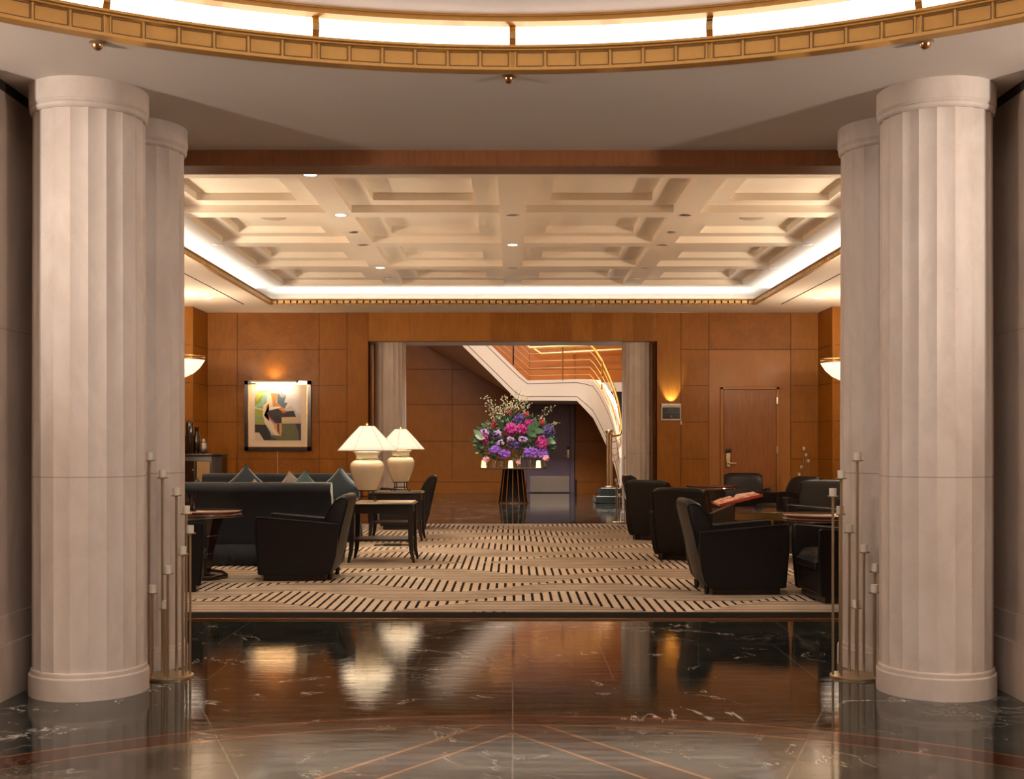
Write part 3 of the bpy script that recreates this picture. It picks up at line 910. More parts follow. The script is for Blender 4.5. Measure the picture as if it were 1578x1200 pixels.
# ================================================================== CLUB CHAIRS  (local: faces +X, base centred)
def arc_pts(c, r, a0, a1, n): return [(c[0] + r * math.cos(R(a0 + (a1 - a0) * i / n)), c[1] + r * math.sin(R(a0 + (a1 - a0) * i / n))) for i in range(n + 1)]
def club_chair(lm):
    root = empty('club_chair')
    # side silhouette coordinates are (x, z)
    side = [(-.345, .573), (.455, .645), (.472, .635), (.475, .40), (.45, .06), (-.235, .06), (-.29, .12), (-.325, .24), (-.345, .40)]
    for s in (-1, 1):
        b_ = MB()
        # flare: the panel leans outward towards the top
        A = []
        for (yy_in, yy_out) in ((.275, .375),):
            n = len(side)
            def Y(z, out): 
                return s * ((.30 if not out else .365) + (z - .06) * .05)
            v0 = [b_.bm.verts.new((x_, Y(z_, False), z_)) for x_, z_ in side]
            v1 = [b_.bm.verts.new((x_, Y(z_, True), z_)) for x_, z_ in side]
            b_._f(v0); b_._f(list(reversed(v1)))
            for i in range(n): b_._f([v0[i], v1[i], v1[(i + 1) % n], v0[(i + 1) % n]])
        arm = b_.build('arm', lm, root, .022, 3)
        b_ = MB()
        pts = [(x_, s * (.368 + (z_ - .06) * .05), z_ + (.002 if z_ > .5 else 0)) for x_, z_ in ((-.345, .573), (-.1, .596), (.2, .622), (.455, .645), (.474, .632), (.477, .40), (.452, .07))]
        b_.tube(pts, .006, 6); b_.build('piping', lm, arm)
    # barrel back: profile swept across the width with rounded top corners
    prof_o = [(-.24, .06), (-.30, .13), (-.345, .30), (-.40, .56), (-.455, .80), (-.458, .845), (-.435, .868)]
    prof_i = [(-.39, .868), (-.33, .835), (-.28, .76), (-.235, .66), (-.20, .55), (-.18, .42), (-.18, .10)]
    pf = prof_o + prof_i
    b_ = MB()
    nv = 12
    rings = []
    for j in range(nv + 1):
        t = -1 + 2 * j / nv
        w_ = .325 * math.sin(t * PI / 2) if False else .325 * t
        e = abs(t)
        drop = .035 * max(0, (e - .7) / .3) ** 2
        bow = .030 * (1 - t * t)      # back bows outward in the middle
        ring_ = []
        for (x_, z_) in pf:
            k = max(0, (z_ - .5) / .37)
            ring_.append(b_.bm.verts.new((x_ - bow * (1 if (x_, z_) in prof_o else .8) + .02, w_ * (1 - .03 * k), z_ - drop * k)))
        rings.append(ring_)
    for a, c in zip(rings, rings[1:]):
        for i in range(len(pf) - 1): b_._f([a[i], a[i + 1], c[i + 1], c[i]], True)
        b_._f([a[-1], a[0], c[0], c[-1]], True)
    b_._f(rings[0]); b_._f(list(reversed(rings[-1])))
    back = b_.build('backrest', lm, root, .012, 2, sharp=50)
    for s in (-1, 1):
        b_ = MB()
        ptsb = [(x_ + .02, s * .327 * (1 - .03 * max(0, (z_ - .5) / .37)), z_ - .035 * max(0, (z_ - .5) / .37)) for x_, z_ in pf[2:12]]
        b_.tube(ptsb, .006, 6); b_.build('piping', lm, back)
    b_ = MB(); b_.box(-.20, .455, -.298, .298, .07, .30); b_.build('seat_frame', lm, root, .02, 3)
    b_ = MB()
    def cush(u, v):
        x_ = -.18 + .665 * u; y_ = -.285 + .57 * v
        e = (min(1, 8 * min(u, 1 - u)) * min(1, 8 * min(v, 1 - v))) ** .4
        return (x_, y_, .34 + .10 * e + .015 * math.sin(PI * u) * math.sin(PI * v))
    b_.grid(cush, 16, 16); b_.box(-.18, .485, -.285, .285, .29, .36)
    b_.build('seat_cushion', lm, root, .012, 2)
    b_ = MB(); b_.box(-.21, .41, -.33, .33, .0, .065); b_.build('plinth', M['espresso'], root, .006)
    for s in (-1, 1):
        b_ = MB(); b_.tube([(-.25, s * .26, .08), (-.25, s * .26, 0.001)], [.026, .020], 4); b_.build('foot', M['espresso'], root)
    return root
def heading(deg): return R(deg)   # 0 = faces +X, 90 = faces away from camera, 180 = faces left, 270 = faces camera
chA = club_chair(M['leather'])
cz = .016
chairs = [
    ((1122, 11.30), 1.5, 'dark leather club chair nearest on the right, seen from its side', None),
    ((1064, 14.35), 62, 'dark leather club chair seen from behind, left of the nearest right one'),
    ((1017, 17.3), 55, 'dark leather club chair at the left end of the right group, its back to us'),
    ((1004, 19.9), 5, 'club chair mostly hidden behind the leftmost right armchair'),
    ((1147, 20.55), 262, 'small looking club chair facing us below the service door'),
    ((1214, 18.8), 205, 'club chair with its side turned, beyond the glossy armchair by the coffee table'),
    ((1262, 16.75), 245, 'glossy black club chair facing us behind the brass coffee table'),
    ((1283, 14.15), 176, 'club chair facing left, behind the right pedestal table'),
    ((1322, 10.72), 184, 'club chair half hidden by the right candle stand'),
    ((477, 12.42), 180, 'dark leather club chair on the left, beside the blue sofa'),
    ((236, 11.42), 12, 'club chair at the left edge, mostly hidden by the column'),
    ((630, 19.6), 185, 'club chair behind the far side table with the second lamp'),
]
first = True
for c in chairs:
    (xp, D), hd, lb = c[0], c[1], c[2]
    loc = ((xp - 790) * D / F, D, cz)
    if first:
        chA.location = loc; chA.rotation_euler = (0, 0, R(hd)); tag(chA, lb, 'armchair', 'leather club chairs'); first = False
    else: copy_tree(chA, loc, R(hd), lb)

# ================================================================== PEDESTAL TABLES
def pedestal_table(r=.42, h=.70):
    root = empty('pedestal_table')
    b_ = MB(); b_.lathe([(r - .03, h - .065), (r, h - .055), (r + .004, h - .040), (r - .006, h - .030), (r, h - .020), (r, h - .006), (r - .008, h), (.01, h)], (0, 0, 0), 64, True)
    b_.build('table_top', M['rosewood'], root, sharp=50)
    b_ = MB(); b_.lathe([(r - .012, h - .055), (r + .002, h - .058), (r + .002, h - .063), (r - .02, h - .065)], (0, 0, 0), 64, False)
    b_.build('edge_band', M['nickel'], root)
    b_ = MB(); b_.lathe([(.105, .08), (.13, .26), (.17, .44), (.235, h - .065)], (0, 0, 0), 8, True, smooth=False); ped = b_.build('pedestal', M['lacquer'], root)
    b_ = MB()
    for z_, r_ in ((.255, .131), (.44, .172)): b_.lathe([(r_ - .004, z_ - .003), (r_ + .001, z_ - .003), (r_ + .001, z_ + .003), (r_ - .004, z_ + .003)], (0, 0, 0), 8, False, smooth=False)
    b_.build('metal_inlay', M['nickel'], ped)
    b_ = MB(); b_.lathe([(.28, 0), (.28, .045), (.25, .065), (.14, .085), (.10, .09)], (0, 0, 0), 8, True, smooth=False); b_.build('base', M['lacquer'], root, .004)
    return root
pt = pedestal_table(); pt.location = (-3.20, 12.32, cz); tag(pt, 'round pedestal table with red-brown top at the left, by the blue sofa', 'table', 'round pedestal tables')
copy_tree(pt, (3.04, 11.66, cz), 0, 'round dark pedestal table at right beside the right candle stand')
copy_tree(pt, (3.25, 19.6, cz), .2, 'round dark pedestal table among the far right armchairs')

# cup and white flower on left table
b_ = MB(); b_.lathe([(.046, 0), (.050, .01), (.058, .16), (.062, .172), (.056, .172), (.050, .03), (.002, .02)], (0, 0, 0), 28, True)
o = b_.build('drinking_cup', M['black_glaze']); o.location = (-3.32, 12.38, cz + .70); tag(o, 'dark flared cup standing on the left pedestal table', 'cup')
rt = empty('flower_posy', (-3.40, 12.26, cz + .70), 0, 'small white flower posy beside the dark cup on the table', 'flower')
b_ = MB(); b_.lathe([(.02, 0), (.024, .03), (.018, .035)], (0, 0, 0), 16, True); b_.build('bud_vase', M['glass'], rt)
b_ = MB()
for k in range(14): b_.ball((random.gauss(0, .014), random.gauss(0, .014), .055 + random.gauss(0, .016)), .014, 6)
b_.build('white_blossom', M['porcelain'], rt)

# ================================================================== SOFAS  (local: faces +Y, back at -Y side)
def sofa(Lh, back_z=.945):
    root = empty('velvet_sofa')
    # back with rolled top: profile (y, z)
    pr = [(-.36, .10), (-.40, .78)] + [(-.385 + .085 * math.cos(R(a)), .862 + .085 * math.sin(R(a))) for a in range(200, -10, -20)] + [(-.26, .70), (-.20, .42), (-.20, .10)]
    b_ = MB()
    nseg = 24
    rings = []
    for j in range(nseg + 1):
        x_ = -Lh + 2 * Lh * j / nseg
        dip = .010 * math.exp(-((x_ - 0.02) / .04) ** 2) + .006 * math.exp(-((abs(x_) - Lh) / .05) ** 2)
        rings.append([b_.bm.verts.new((x_, y_, z_ - (dip if z_ > .8 else 0))) for y_, z_ in pr])
    n = len(pr)
    for a, c in zip(rings, rings[1:]):
        for i in range(n): b_._f([a[i], a[(i + 1) % n], c[(i + 1) % n], c[i]], True)
    b_._f(rings[0]); b_._f(list(reversed(rings[-1])))
    b_.build('backrest', M['velvet'], root, sharp=50)
    for s in (-1, 1):
        b_ = MB(); x0, x1 = sorted((s * (Lh - .20), s * Lh))
        arm = [(x0, .10), (x0, .50)] + [((x0 + x1) / 2 + .105 * math.cos(R(a)), .53 + .10 * math.sin(R(a))) for a in range(180, -10, -20)] + [(x1, .50), (x1, .10)]
        b_.prism(arm, 1, -.26, .45, True); b_.build('arm', M['velvet'], root, .02, 3, sharp=50)
    b_ = MB(); b_.box(-Lh + .18, Lh - .18, -.22, .44, .10, .30); b_.build('seat_frame', M['velvet'], root, .02)
    for s in (-1, 1):
        b_ = MB(); x0, x1 = sorted((0.005 * s, s * (Lh - .20)))
        b_.box(x0, x1, -.22, .46, .30, .46); b_.build('seat_cushion', M['velvet'], root, .04, 4)
    # skirt with pleats
    b_ = MB()
    def skirt(pts_fn, n):
        top = []; bot = []
        for i in range(n + 1):
            p, nrm, f = pts_fn(i / n)
            o_ = .006 + .006 * math.sin(i * 2.1) 
            top.append(b_.bm.verts.new((p[0] + nrm[0] * .012, p[1] + nrm[1] * .012, .235)))
            bot.append(b_.bm.verts.new((p[0] + nrm[0] * (.022 + o_ - f), p[1] + nrm[1] * (.022 + o_ - f), .008)))
        for i in range(n): b_._f([top[i], top[i + 1], bot[i + 1], bot[i]], False)
    def pl(t):   # pleat at the middle
        return .035 * math.exp(-((t - .5) / .006) ** 2)
    skirt(lambda t: ((-Lh + 2 * Lh * t, -.40), (0, -1), pl(t)), 120)
    skirt(lambda t: ((-Lh + 2 * Lh * t, .45), (0, 1), pl(t)), 120)
    for s in (-1, 1): skirt(lambda t, s=s: ((s * Lh, -.40 + .85 * t), (s, 0), pl(t)), 60)
    b_.build('skirt', M['velvet'], root, solid=.008)
    b_ = MB(); b_.box(-Lh, Lh, -.395, -.30, .10, .24); b_.box(-Lh, Lh, -.408, -.396, .228, .238); b_.build('welt', M['velvet'], root)
    return root
sf = sofa(1.15)
sf.location = (-3.20, 13.98, cz); sf.rotation_euler = (0, 0, 0)
tag(sf, 'dark blue velvet sofa with its back to us on the left', 'sofa', 'blue velvet sofas')
sf2 = copy_tree(sf, (-3.38, 17.20, cz), PI, 'dark blue velvet sofa facing us below the framed picture')

def pillow(w_, h_, t_, mt, loc, rot, label):
    b_ = MB()
    def fn(sgn):
        def f(u, v):
            a, c = 2 * u - 1, 2 * v - 1
            k = (1 - abs(a) ** 2.6) * (1 - abs(c) ** 2.6)
            pin = 1 - .10 * (1 - abs(a) ** 2) * abs(c) - 0; pin2 = 1 - .10 * (1 - abs(c) ** 2) * abs(a)
            return (a * w_ / 2 * pin2, sgn * t_ / 2 * max(0, k) ** .55, c * h_ / 2 * pin)
        return f
    b_.grid(fn(1), 16, 16); b_.grid(fn(-1), 16, 16)
    o = b_.build('throw_pillow', mt, None, sharp=80); o.location = loc; o.rotation_euler = rot
    return tag(o, label, 'pillow', 'sofa pillows')
def dia(xp, yt, D, s): # diamond set pillow whose top corner shows at (xp, yt)
    p_ = P(xp, yt, D); return (p_.x, D, p_.z - s * .707)
def rest(xp, yt, D):   # side of a square pillow that stands on a corner on the seat and whose top shows at (xp, yt)
    return (P(xp, yt, D).z - (cz + .47)) / 1.414
for (xp, yt, D, th, mt, ry, rz_, lb) in (
    (379, 716, 17.13, .15, 'velvet_pillow', 45, 8, 'large navy velvet pillow at the left end of the far sofa'),
    (524, 719, 17.05, .18, 'velvet_pillow', 45, -12, 'large blue velvet pillow right of the near sofa back, beside the lamp'),
    (449, 726, 17.10, .11, 'grey_pillow', 38, 6, 'silver grey pillow in the middle of the far sofa'),
    (469, 725, 16.98, .11, 'teal', 45, -5, 'shiny teal pillow beside the silver grey one'),
    (393, 738, 16.95, .10, 'grey_pillow', 42, 0, 'pale grey pillow peeking over the near sofa, left of centre'),
    (305, 736, 17.05, .12, 'velvet_pillow', 45, 0, 'navy pillow tip in front of the cabinet at far left')):
    sz = rest(xp, yt, D)
    pillow(sz * 1.04, sz * 1.04, th, M[mt], dia(xp, yt, D, sz), (R(-6), R(ry), R(rz_)), lb)

# ================================================================== SIDE TABLES
def side_table(w_, d_, h, topm):
    root = empty('side_table')
    b_ = MB(); b_.mi = 0; b_.box(-w_/2, w_/2, -d_/2, d_/2, h - .03, h - .012); b_.mi = 1
    b_.box(-w_/2 + .02, w_/2 - .02, -d_/2 + .02, d_/2 - .02, h - .012, h); b_.mi = 2
    b_.box(-w_/2 - .002, w_/2 + .002, -d_/2 - .002, d_/2 + .002, h - .018, h - .013)
    b_.build('table_top', [M['espresso'], topm, M['nickel']], root, .003)
    b_ = MB()
    b_.box(-w_/2 + .04, w_/2 - .04, -d_/2 + .03, -d_/2 + .05, h - .13, h - .03); b_.box(-w_/2 + .04, w_/2 - .04, d_/2 - .05, d_/2 - .03, h - .13, h - .03)
    for s in (-1, 1): b_.box(min(s * (w_/2 - .05), s * (w_/2 - .03)), max(s * (w_/2 - .05), s * (w_/2 - .03)), -d_/2 + .04, d_/2 - .04, h - .13, h - .03)
    b_.build('apron', M['espresso'], root)
    b_ = MB(); b_.box(-w_/2 + .04, w_/2 - .04, -d_/2 + .04, d_/2 - .04, .245, .27); b_.build('shelf', M['espresso'], root, .003)
    for sx in (-1, 1):
        for sy in (-1, 1):
            b_ = MB(); rings = []
            for (z_, o_, hw) in ((h - .03, 0, .028), (.45, 0, .028), (.25, .002, .028), (.12, .012, .024), (.0, .040, .015)):
                cx_, cy_ = sx * (w_/2 - .04 + o_), sy * (d_/2 - .04 + o_ * .4)
                rings.append([b_.bm.verts.new((cx_ + a * hw, cy_ + c * hw, z_)) for a, c in ((-1,-1),(1,-1),(1,1),(-1,1))])
            for a, c in zip(rings, rings[1:]):
                for k in range(4): b_._f([a[k], a[(k+1)%4], c[(k+1)%4], c[k]])
            b_._f(rings[0]); b_._f(rings[-1]); b_.build('leg', M['espresso'], root, .004)
    return root
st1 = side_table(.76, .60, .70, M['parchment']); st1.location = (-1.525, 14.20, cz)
tag(st1, 'dark two-tier side table carrying the nearer cream lamp', 'side table', 'side tables')
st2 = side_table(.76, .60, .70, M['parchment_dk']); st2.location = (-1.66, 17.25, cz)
tag(st2, 'dark two-tier side table carrying the farther cream lamp', 'side table', 'side tables')
# dark tangle of papers/tray on carpet seen below the shelf
b_ = MB()
b_.tube([(-.25, 0, .012), (-.1, .06, .012), (.05, -.03, .02), (.2, .04, .012), (.3, -.02, .012)], .012, 6); b_.box(-.12, .12, -.04, .04, 0, .035)
o = b_.build('power_strip', M['espresso'], None, .004); o.location = (-1.62, 16.2, cz); tag(o, 'black power strip with cable lying on the carpet under the side tables', 'power strip')

# ================================================================== TABLE LAMPS
def table_lamp():
    root = empty('table_lamp')
    b_ = MB()
    for k in range(4):
        a = R(45 + 90 * k); c, s_ = math.cos(a), math.sin(a)
        pts = [(r_ * c, r_ * s_, z_) for r_, z_ in ((.10, .128), (.098, .09), (.100, .055), (.115, .028), (.145, .010), (.165, .006))]
        b_.tube(pts, .007, 6)
    b_.lathe([(.095, .122), (.115, .122), (.115, .134), (.095, .134)], (0, 0, 0), 32, False)
    b_.lathe([(.100, .052), (.106, .052), (.106, .060), (.100, .060)], (0, 0, 0), 32, False)
    b_.build('iron_stand', M['iron'], root)
    b_ = MB()
    k = .0
    b_.lathe([(.01, .130), (.108, .130), (.125, .16), (.155, .23), (.185, .31), (.200, .37), (.203, .41), (.195, .445), (.170, .475), (.135, .487), (.128, .500), (.130, .530), (.142, .560), (.160, .575), (.163, .585), (.150, .585), (.125, .555), (.12, .5), (.01, .49)], (0, 0, 0), 56, True)
    vase = b_.build('ceramic_vase', M['ceramic'], root, sharp=60)
    b_ = MB()
    b_.tube([(.138 * math.cos(R(a)), .138 * math.sin(R(a)), .497 + .010 * math.sin(R(a * 1.5))) for a in range(0, 721, 15)], .0045, 6)
    b_.build('cord_binding', M['stem'], vase)
    b_ = MB(); b_.tube([(0, 0, .49), (0, 0, .905)], .006, 8); b_.build('stem', M['brass'], root)
    b_ = MB(); b_.lathe([(.085, .885), (.15, .815), (.215, .745), (.28, .670), (.345, .598)], (0, 0, 0), 64, False); sh = b_.build('lamp_shade', M['shade'], root, solid=.004)
    b_ = MB()
    for k in range(6):
        a = R(250 - 60 * k); c, s_ = math.cos(a), math.sin(a)
        b_.tube([((r_ + .004) * c, (r_ + .004) * s_, z_) for r_, z_ in ((.085, .885), (.15, .815), (.215, .745), (.28, .670), (.345, .598))], .003, 5)
    b_.lathe([(.345, .596), (.349, .596), (.349, .604), (.345, .604)], (0, 0, 0), 64, False)
    b_.build('seam', M['parchment'], sh)
    b_ = MB(); b_.ball((0, 0, .915), .014, 10); b_.tube([(-.08, 0, .887), (.08, 0, .887)], .003, 5); b_.tube([(0, -.08, .887), (0, .08, .887)], .003, 5); b_.build('finial', M['brass'], root)
    b_ = MB(); b_.ball((0, 0, .72), .035, 12); b_.build('bulb', emit('warm_bulb', (1, .8, .55), 8), root)
    return root
lp = table_lamp(); lp.location = (-1.72, 14.2, cz + .70); tag(lp, 'cream ceramic table lamp on the nearer side table', 'table lamp', 'cream table lamps')
copy_tree(lp, (-1.61, 17.25, cz + .70), R(18), 'cream ceramic table lamp on the farther side table')
for (x_, y_) in ((-1.72, 14.2), (-1.61, 17.25)): point((x_, y_, cz + .70 + .78), 55, WARM, .06)

# ================================================================== COFFEE TABLE, BOOK
ct = empty('coffee_table', (3.05, 16.15, cz), 0, 'low coffee table with dark glass top and brass frame among right armchairs', 'coffee table')
b_ = MB(); b_.box(-.62, .62, -.55, .55, .475, .487); b_.build('glass_top', M['black_glaze'], ct, .003)
b_ = MB()
for s in (-1, 1):
    b_.box(-.62, .62, min(s * .55, s * .535), max(s * .55, s * .535), .385, .475); b_.box(min(s * .62, s * .605), max(s * .62, s * .605), -.55, .55, .385, .475)
b_.box(-.6, .6, -.53, .53, .46, .474)
b_.build('brass_apron', M['brass'], ct, .002)
for sx in (-1, 1):
    for sy in (-1, 1):
        b_ = MB(); cx_, cy_ = sx * .55, sy * .48
        b_.lathe([(.006, 0), (.012, .05), (.014, .12), (.022, .125), (.022, .14), (.014, .145), (.014, .30), (.02, .33), (.022, .39)], (cx_, cy_, 0), 14, True); b_.ball((cx_, cy_ , .17), .026, 10)
        b_.build('leg', M['brass'], ct)
b_ = MB()
for s in (-1, 1): b_.tube([(-.55, s * .48, .13), (.55, s * .48, .13)], .009, 8)
b_.tube([(0, -.48, .13), (0, .48, .13)], .009, 8); b_.ball((.3, -.48, .14), .022, 8); b_.build('stretcher', M['brass'], ct)
bs = empty('book_stand', (2.99, 16.0, cz + .487), 0, 'clear acrylic book stand on the coffee table', 'book stand')
b_ = MB(); v = [(-.20, -.10, 0), (.20, -.10, 0), (.26, .12, .16), (-.14, .12, .16)]
b_.prism([(-.12, 0), (.16, 0), (.16, .008), (.02, .008), (.0, .012), (.13, .165), (.12, .172), (-.02, .02), (-.12, .008)], 0, -.22, .22); b_.build('acrylic_sheet', M['acrylic'], bs)
bk = empty('open_book', (2.99, 15.98, cz + .487 + .175), 0, 'large open red book lying on the clear stand', 'book')
bk.rotation_euler = (R(7), R(-12), R(12))
b_ = MB(); b_.box(-.31, .31, -.12, .15, -.035, -.022); b_.box(-.31, .31, -.13, -.12, -.035, .005); b_.build('cover', M['book_red'], bk, .003)
b_ = MB()
m_, nt, bb = newmat('printed_pages'); g, x, y, z = pos(nt, 'obj')
nn = noise(nt, g, 11, 4, .6, 1.2)
nt.links.new(mixc(nt, nn.ss(.50, .54), (.74, .55, .46), (.45, .09, .05)), bb.inputs['Base Color']); bb.inputs['Roughness'].default_value = .5
for s in (-1, 1):
    pr = [(0, -.02), (s * .05, .012), (s * .15, .006), (s * .295, -.006), (s * .295, -.022), (0, -.022)]
    b_.prism(pr, 1, -.11, .14)
b_.build('pages', m_, bk)

# ================================================================== CABINET + VASES
cb = empty('side_cabinet', (-5.34, 19.9, cz), 0, 'dark lacquer cabinet with woven cream door at the far left', 'cabinet')
b_ = MB(); prc = [(-.55, .25), (-.55, -.28), (.42, -.28), (.55, -.15), (.55, .25)]
b_.prism(prc, 2, .06, 1.17); b_.build('body', M['espresso'], cb, .004)
b_ = MB(); b_.prism([(p_[0] * 1.03, p_[1] * 1.05) for p_ in prc], 2, 1.17, 1.215); b_.build('top', M['lacquer'], cb, .006)
b_ = MB(); b_.box(-.5, .5, -.24, .2, 0, .06); b_.build('plinth', M['espresso'], cb)
b_ = MB(); b_.box(.16, .40, -.30, -.279, .14, 1.10); dr = b_.build('door', M['lacquer'], cb, .003)
b_ = MB(); b_.box(.185, .395, -.304, -.299, .18, 1.09); b_.build('woven_panel', M['cane'], dr)
b_ = MB(); b_.box(-.30, .14, -.30, -.279, .14, 1.10); b_.build('door', M['lacquer'], cb, .003)
b_ = MB(); b_.ball((.12, -.31, .95), .014, 10); b_.build('knob', M['nickel'], cb)
cy = 19.78; zt = cz + 1.215
def bottle(prof, x, y, name, mt, label, cat='vase', n=28, mod=None):
    b_ = MB(); b_.lathe(prof, (0, 0, 0), n, True, mod); o = b_.build(name, mt, None, sharp=50); o.location = (x, y, zt); return tag(o, label, cat, 'vessels on the cabinet')
def X_(xp, D): return (xp - 790) * D / F
bottle([(.055, 0), (.058, .02), (.060, .50), (.056, .52), (.045, .52), (.045, .4), (.002, .4)], X_(292, 19.72), 19.72, 'tall_vase', M['black_glaze'], 'tallest black cylinder vase on the cabinet')
bottle([(.05, 0), (.056, .03), (.056, .28), (.04, .32), (.032, .34), (.032, .42), (.045, .435), (.03, .435)], X_(303, 19.82), 19.82, 'bottle_vase', M['black_glaze'], 'black bottle vase between the tall vase and silver jar')
bottle([(.05, 0), (.056, .03), (.056, .28), (.04, .32), (.032, .34), (.032, .43), (.045, .445), (.03, .445)], X_(281.5, 19.82), 19.82, 'bottle_vase', M['black_glaze'], 'black bottle vase at the left, half hidden by the column')
bottle([(.035, 0), (.060, .03), (.066, .09), (.060, .15), (.045, .175), (.040, .18), (.044, .20), (.030, .235), (.01, .25)], X_(313.5, 19.72), 19.72, 'lidded_jar', M['silver_cut'], 'small hammered silver lidded jar on the cabinet', 'jar')

# ================================================================== PICTURE
pic = empty('framed_picture', (wx(429), YW - .02, wz(640.5)), 0, 'framed abstract figure print on the wood wall, lit from above', 'picture')
W2, H2 = wx(480) - wx(429), (wz(587) - wz(694)) / 2
b_ = MB(); fw = .065
b_.mi = 0
for (x0, x1, z0, z1) in ((-W2, W2, H2 - fw, H2), (-W2, W2, -H2, -H2 + fw), (-W2, -W2 + fw, -H2, H2), (W2 - fw, W2, -H2, H2)): b_.box(x0, x1, -.05, 0, z0, z1)
b_.mi = 1; g_ = .012
for (x0, x1, z0, z1) in ((-W2 + fw, W2 - fw, H2 - fw - g_, H2 - fw), (-W2 + fw, W2 - fw, -H2 + fw, -H2 + fw + g_), (-W2 + fw, -W2 + fw + g_, -H2 + fw, H2 - fw), (W2 - fw - g_, W2 - fw, -H2 + fw, H2 - fw)): b_.box(x0, x1, -.040, 0, z0, z1)
b_.build('frame', [M['frame_black'], M['brass']], pic)
b_ = MB(); b_.box(-W2 + fw + .01, W2 - fw - .01, -.022, -.005, -H2 + fw + .01, H2 - fw - .01); b_.build('mat_board', M['mat_board'], pic)
# art: flat shapes, coordinates in the 0..1200 crop of the print
def art(u, v): return ((u - 592) / 868 * 2 * W2, (695 - v) / 925 * 2 * H2)
ac = {}
def col(n, c):
    if n not in ac: ac[n] = simple('print_' + n, c, .5, 0, .15, 6)
    return ac[n]
shapes = [
 ('sky', (.50, .50, .52), [(290, 360), (893, 360), (893, 1022), (290, 1022)]),
 ('green', (.30, .36, .05), [(290, 470), (335, 420), (335, 360), (520, 360), (450, 470), (420, 600), (430, 805), (290, 805)]),
 ('lime', (.45, .50, .12), [(300, 440), (340, 362), (420, 362), (380, 430), (310, 500)]),
 ('aqua', (.25, .48, .45), [(400, 380), (520, 362), (460, 450), (400, 560), (300, 590), (290, 560), (370, 520)]),
 ('pale', (.72, .68, .60), [(290, 580), (400, 610), (400, 622), (290, 596)]),
 ('blueline', (.10, .30, .35), [(290, 708), (400, 716), (400, 735), (290, 724)]),
 ('mist', (.62, .62, .66), [(650, 362), (893, 362), (893, 700), (760, 560), (700, 600), (640, 520)]),
 ('slate', (.10, .16, .22), [(585, 405), (640, 385), (700, 430), (675, 520), (720, 525), (680, 600), (630, 570), (585, 520)]),
 ('bluegrey', (.30, .34, .42), [(600, 400), (650, 370), (690, 440), (640, 460)]),
 ('black1', (.012, .010, .012), [(290, 808), (430, 812), (500, 930), (500, 1020), (410, 1020), (345, 918), (290, 918)]),
 ('cream1', (.66, .55, .42), [(290, 920), (345, 920), (408, 1022), (290, 1022)]),
 ('cream2', (.74, .64, .50), [(400, 560), (445, 520), (450, 400), (495, 395), (530, 560), (480, 620), (440, 690), (640, 970), (610, 1022), (420, 790), (395, 690)]),
 ('olive', (.12, .13, .06), [(640, 800), (893, 800), (893, 1022), (500, 1022), (500, 950), (620, 960)]),
 ('olive2', (.05, .05, .035), [(500, 960), (600, 1022), (500, 1022)]),
 ('skin', (.55, .24, .08), [(497, 395), (582, 395), (580, 480), (555, 520), (620, 550), (705, 640), (600, 660), (530, 600), (520, 500)]),
 ('skin2', (.60, .33, .14), [(540, 790), (640, 800), (645, 900), (625, 975), (545, 860)]),
 ('brown', (.14, .05, .02), [(580, 800), (610, 800), (612, 950), (585, 900)]),
 ('skinarm', (.45, .20, .08), [(440, 560), (475, 530), (470, 610), (410, 690), (475, 770), (465, 690), (430, 650)]),
 ('dress', (.022, .018, .026), [(500, 600), (600, 605), (650, 640), (800, 630), (830, 710), (640, 715), (642, 795), (550, 795), (445, 665)]),
 ('white', (.78, .72, .62), [(500, 580), (610, 570), (630, 585), (560, 605), (480, 625)]),
 ('tan', (.62, .46, .27), [(640, 718), (893, 712), (893, 775), (650, 795)]),
 ('yellow', (.62, .42, .04), [(645, 765), (690, 797), (645, 797)]),
 ('red', (.45, .05, .03), [(650, 640), (705, 640), (690, 662), (640, 656)]),
 ('red2', (.40, .05, .02), [(470, 690), (560, 785), (540, 790), (462, 705)]),
 ('navy', (.02, .02, .05), [(820, 800), (893, 800), (893, 1022), (872, 1022), (860, 900)]),
]
b_ = MB(); mats = []
for i, (nm, c, pts) in enumerate(shapes):
    b_.mi = i; mats.append(col(nm, c)); yy_ = -.0225 - .0002 * (i + 1)
    pp = [art(*p_) for p_ in pts]
    b_.prism(pp, 1, -.020, yy_)
b_.build('print', mats, pic, recalc=True)
b_ = MB(); b_.tube([(-.48, -.13, H2 - .012), (.36, -.13, H2 - .012)], .016, 10); lt = b_.build('picture_light', M['nickel'], pic)
b_ = MB(); b_.box(-.46, .34, -.139, -.121, H2 - .034, H2 - .026); b_.build('lit_tube', M['picture_glow'], lt)
b_ = MB()
for xx in (-.46, .34): b_.tube([(xx, -.13, H2 - .01), (xx, -.10, H2 + .05), (xx - .02, -.005, H2 + .06)], .005, 6)
b_.tube([(-.46, -.01, H2 + .05), (-.60, -.004, H2 + .10)], .004, 6)
b_.build('light_bracket', M['iron'], lt)
area((wx(429) - .06, YW - .16, wz(587) - .05), (R(38), 0, 0), .7, .03, 3.5, WARMER, 'RECTANGLE')
spot((wx(429) - .06, YW - .16, wz(587) + .02), 9, WARMER, 165, 1, .08, (R(165), 0, 0))
b_ = MB(); b_.tube([(wx(428), YW - .022, wz(694)), (wx(428.5), YW - .022, .3)], .006, 6); tag(b_.build('power_cable', M['parchment']), 'thin cable hanging on the wall below the framed picture', 'cable')

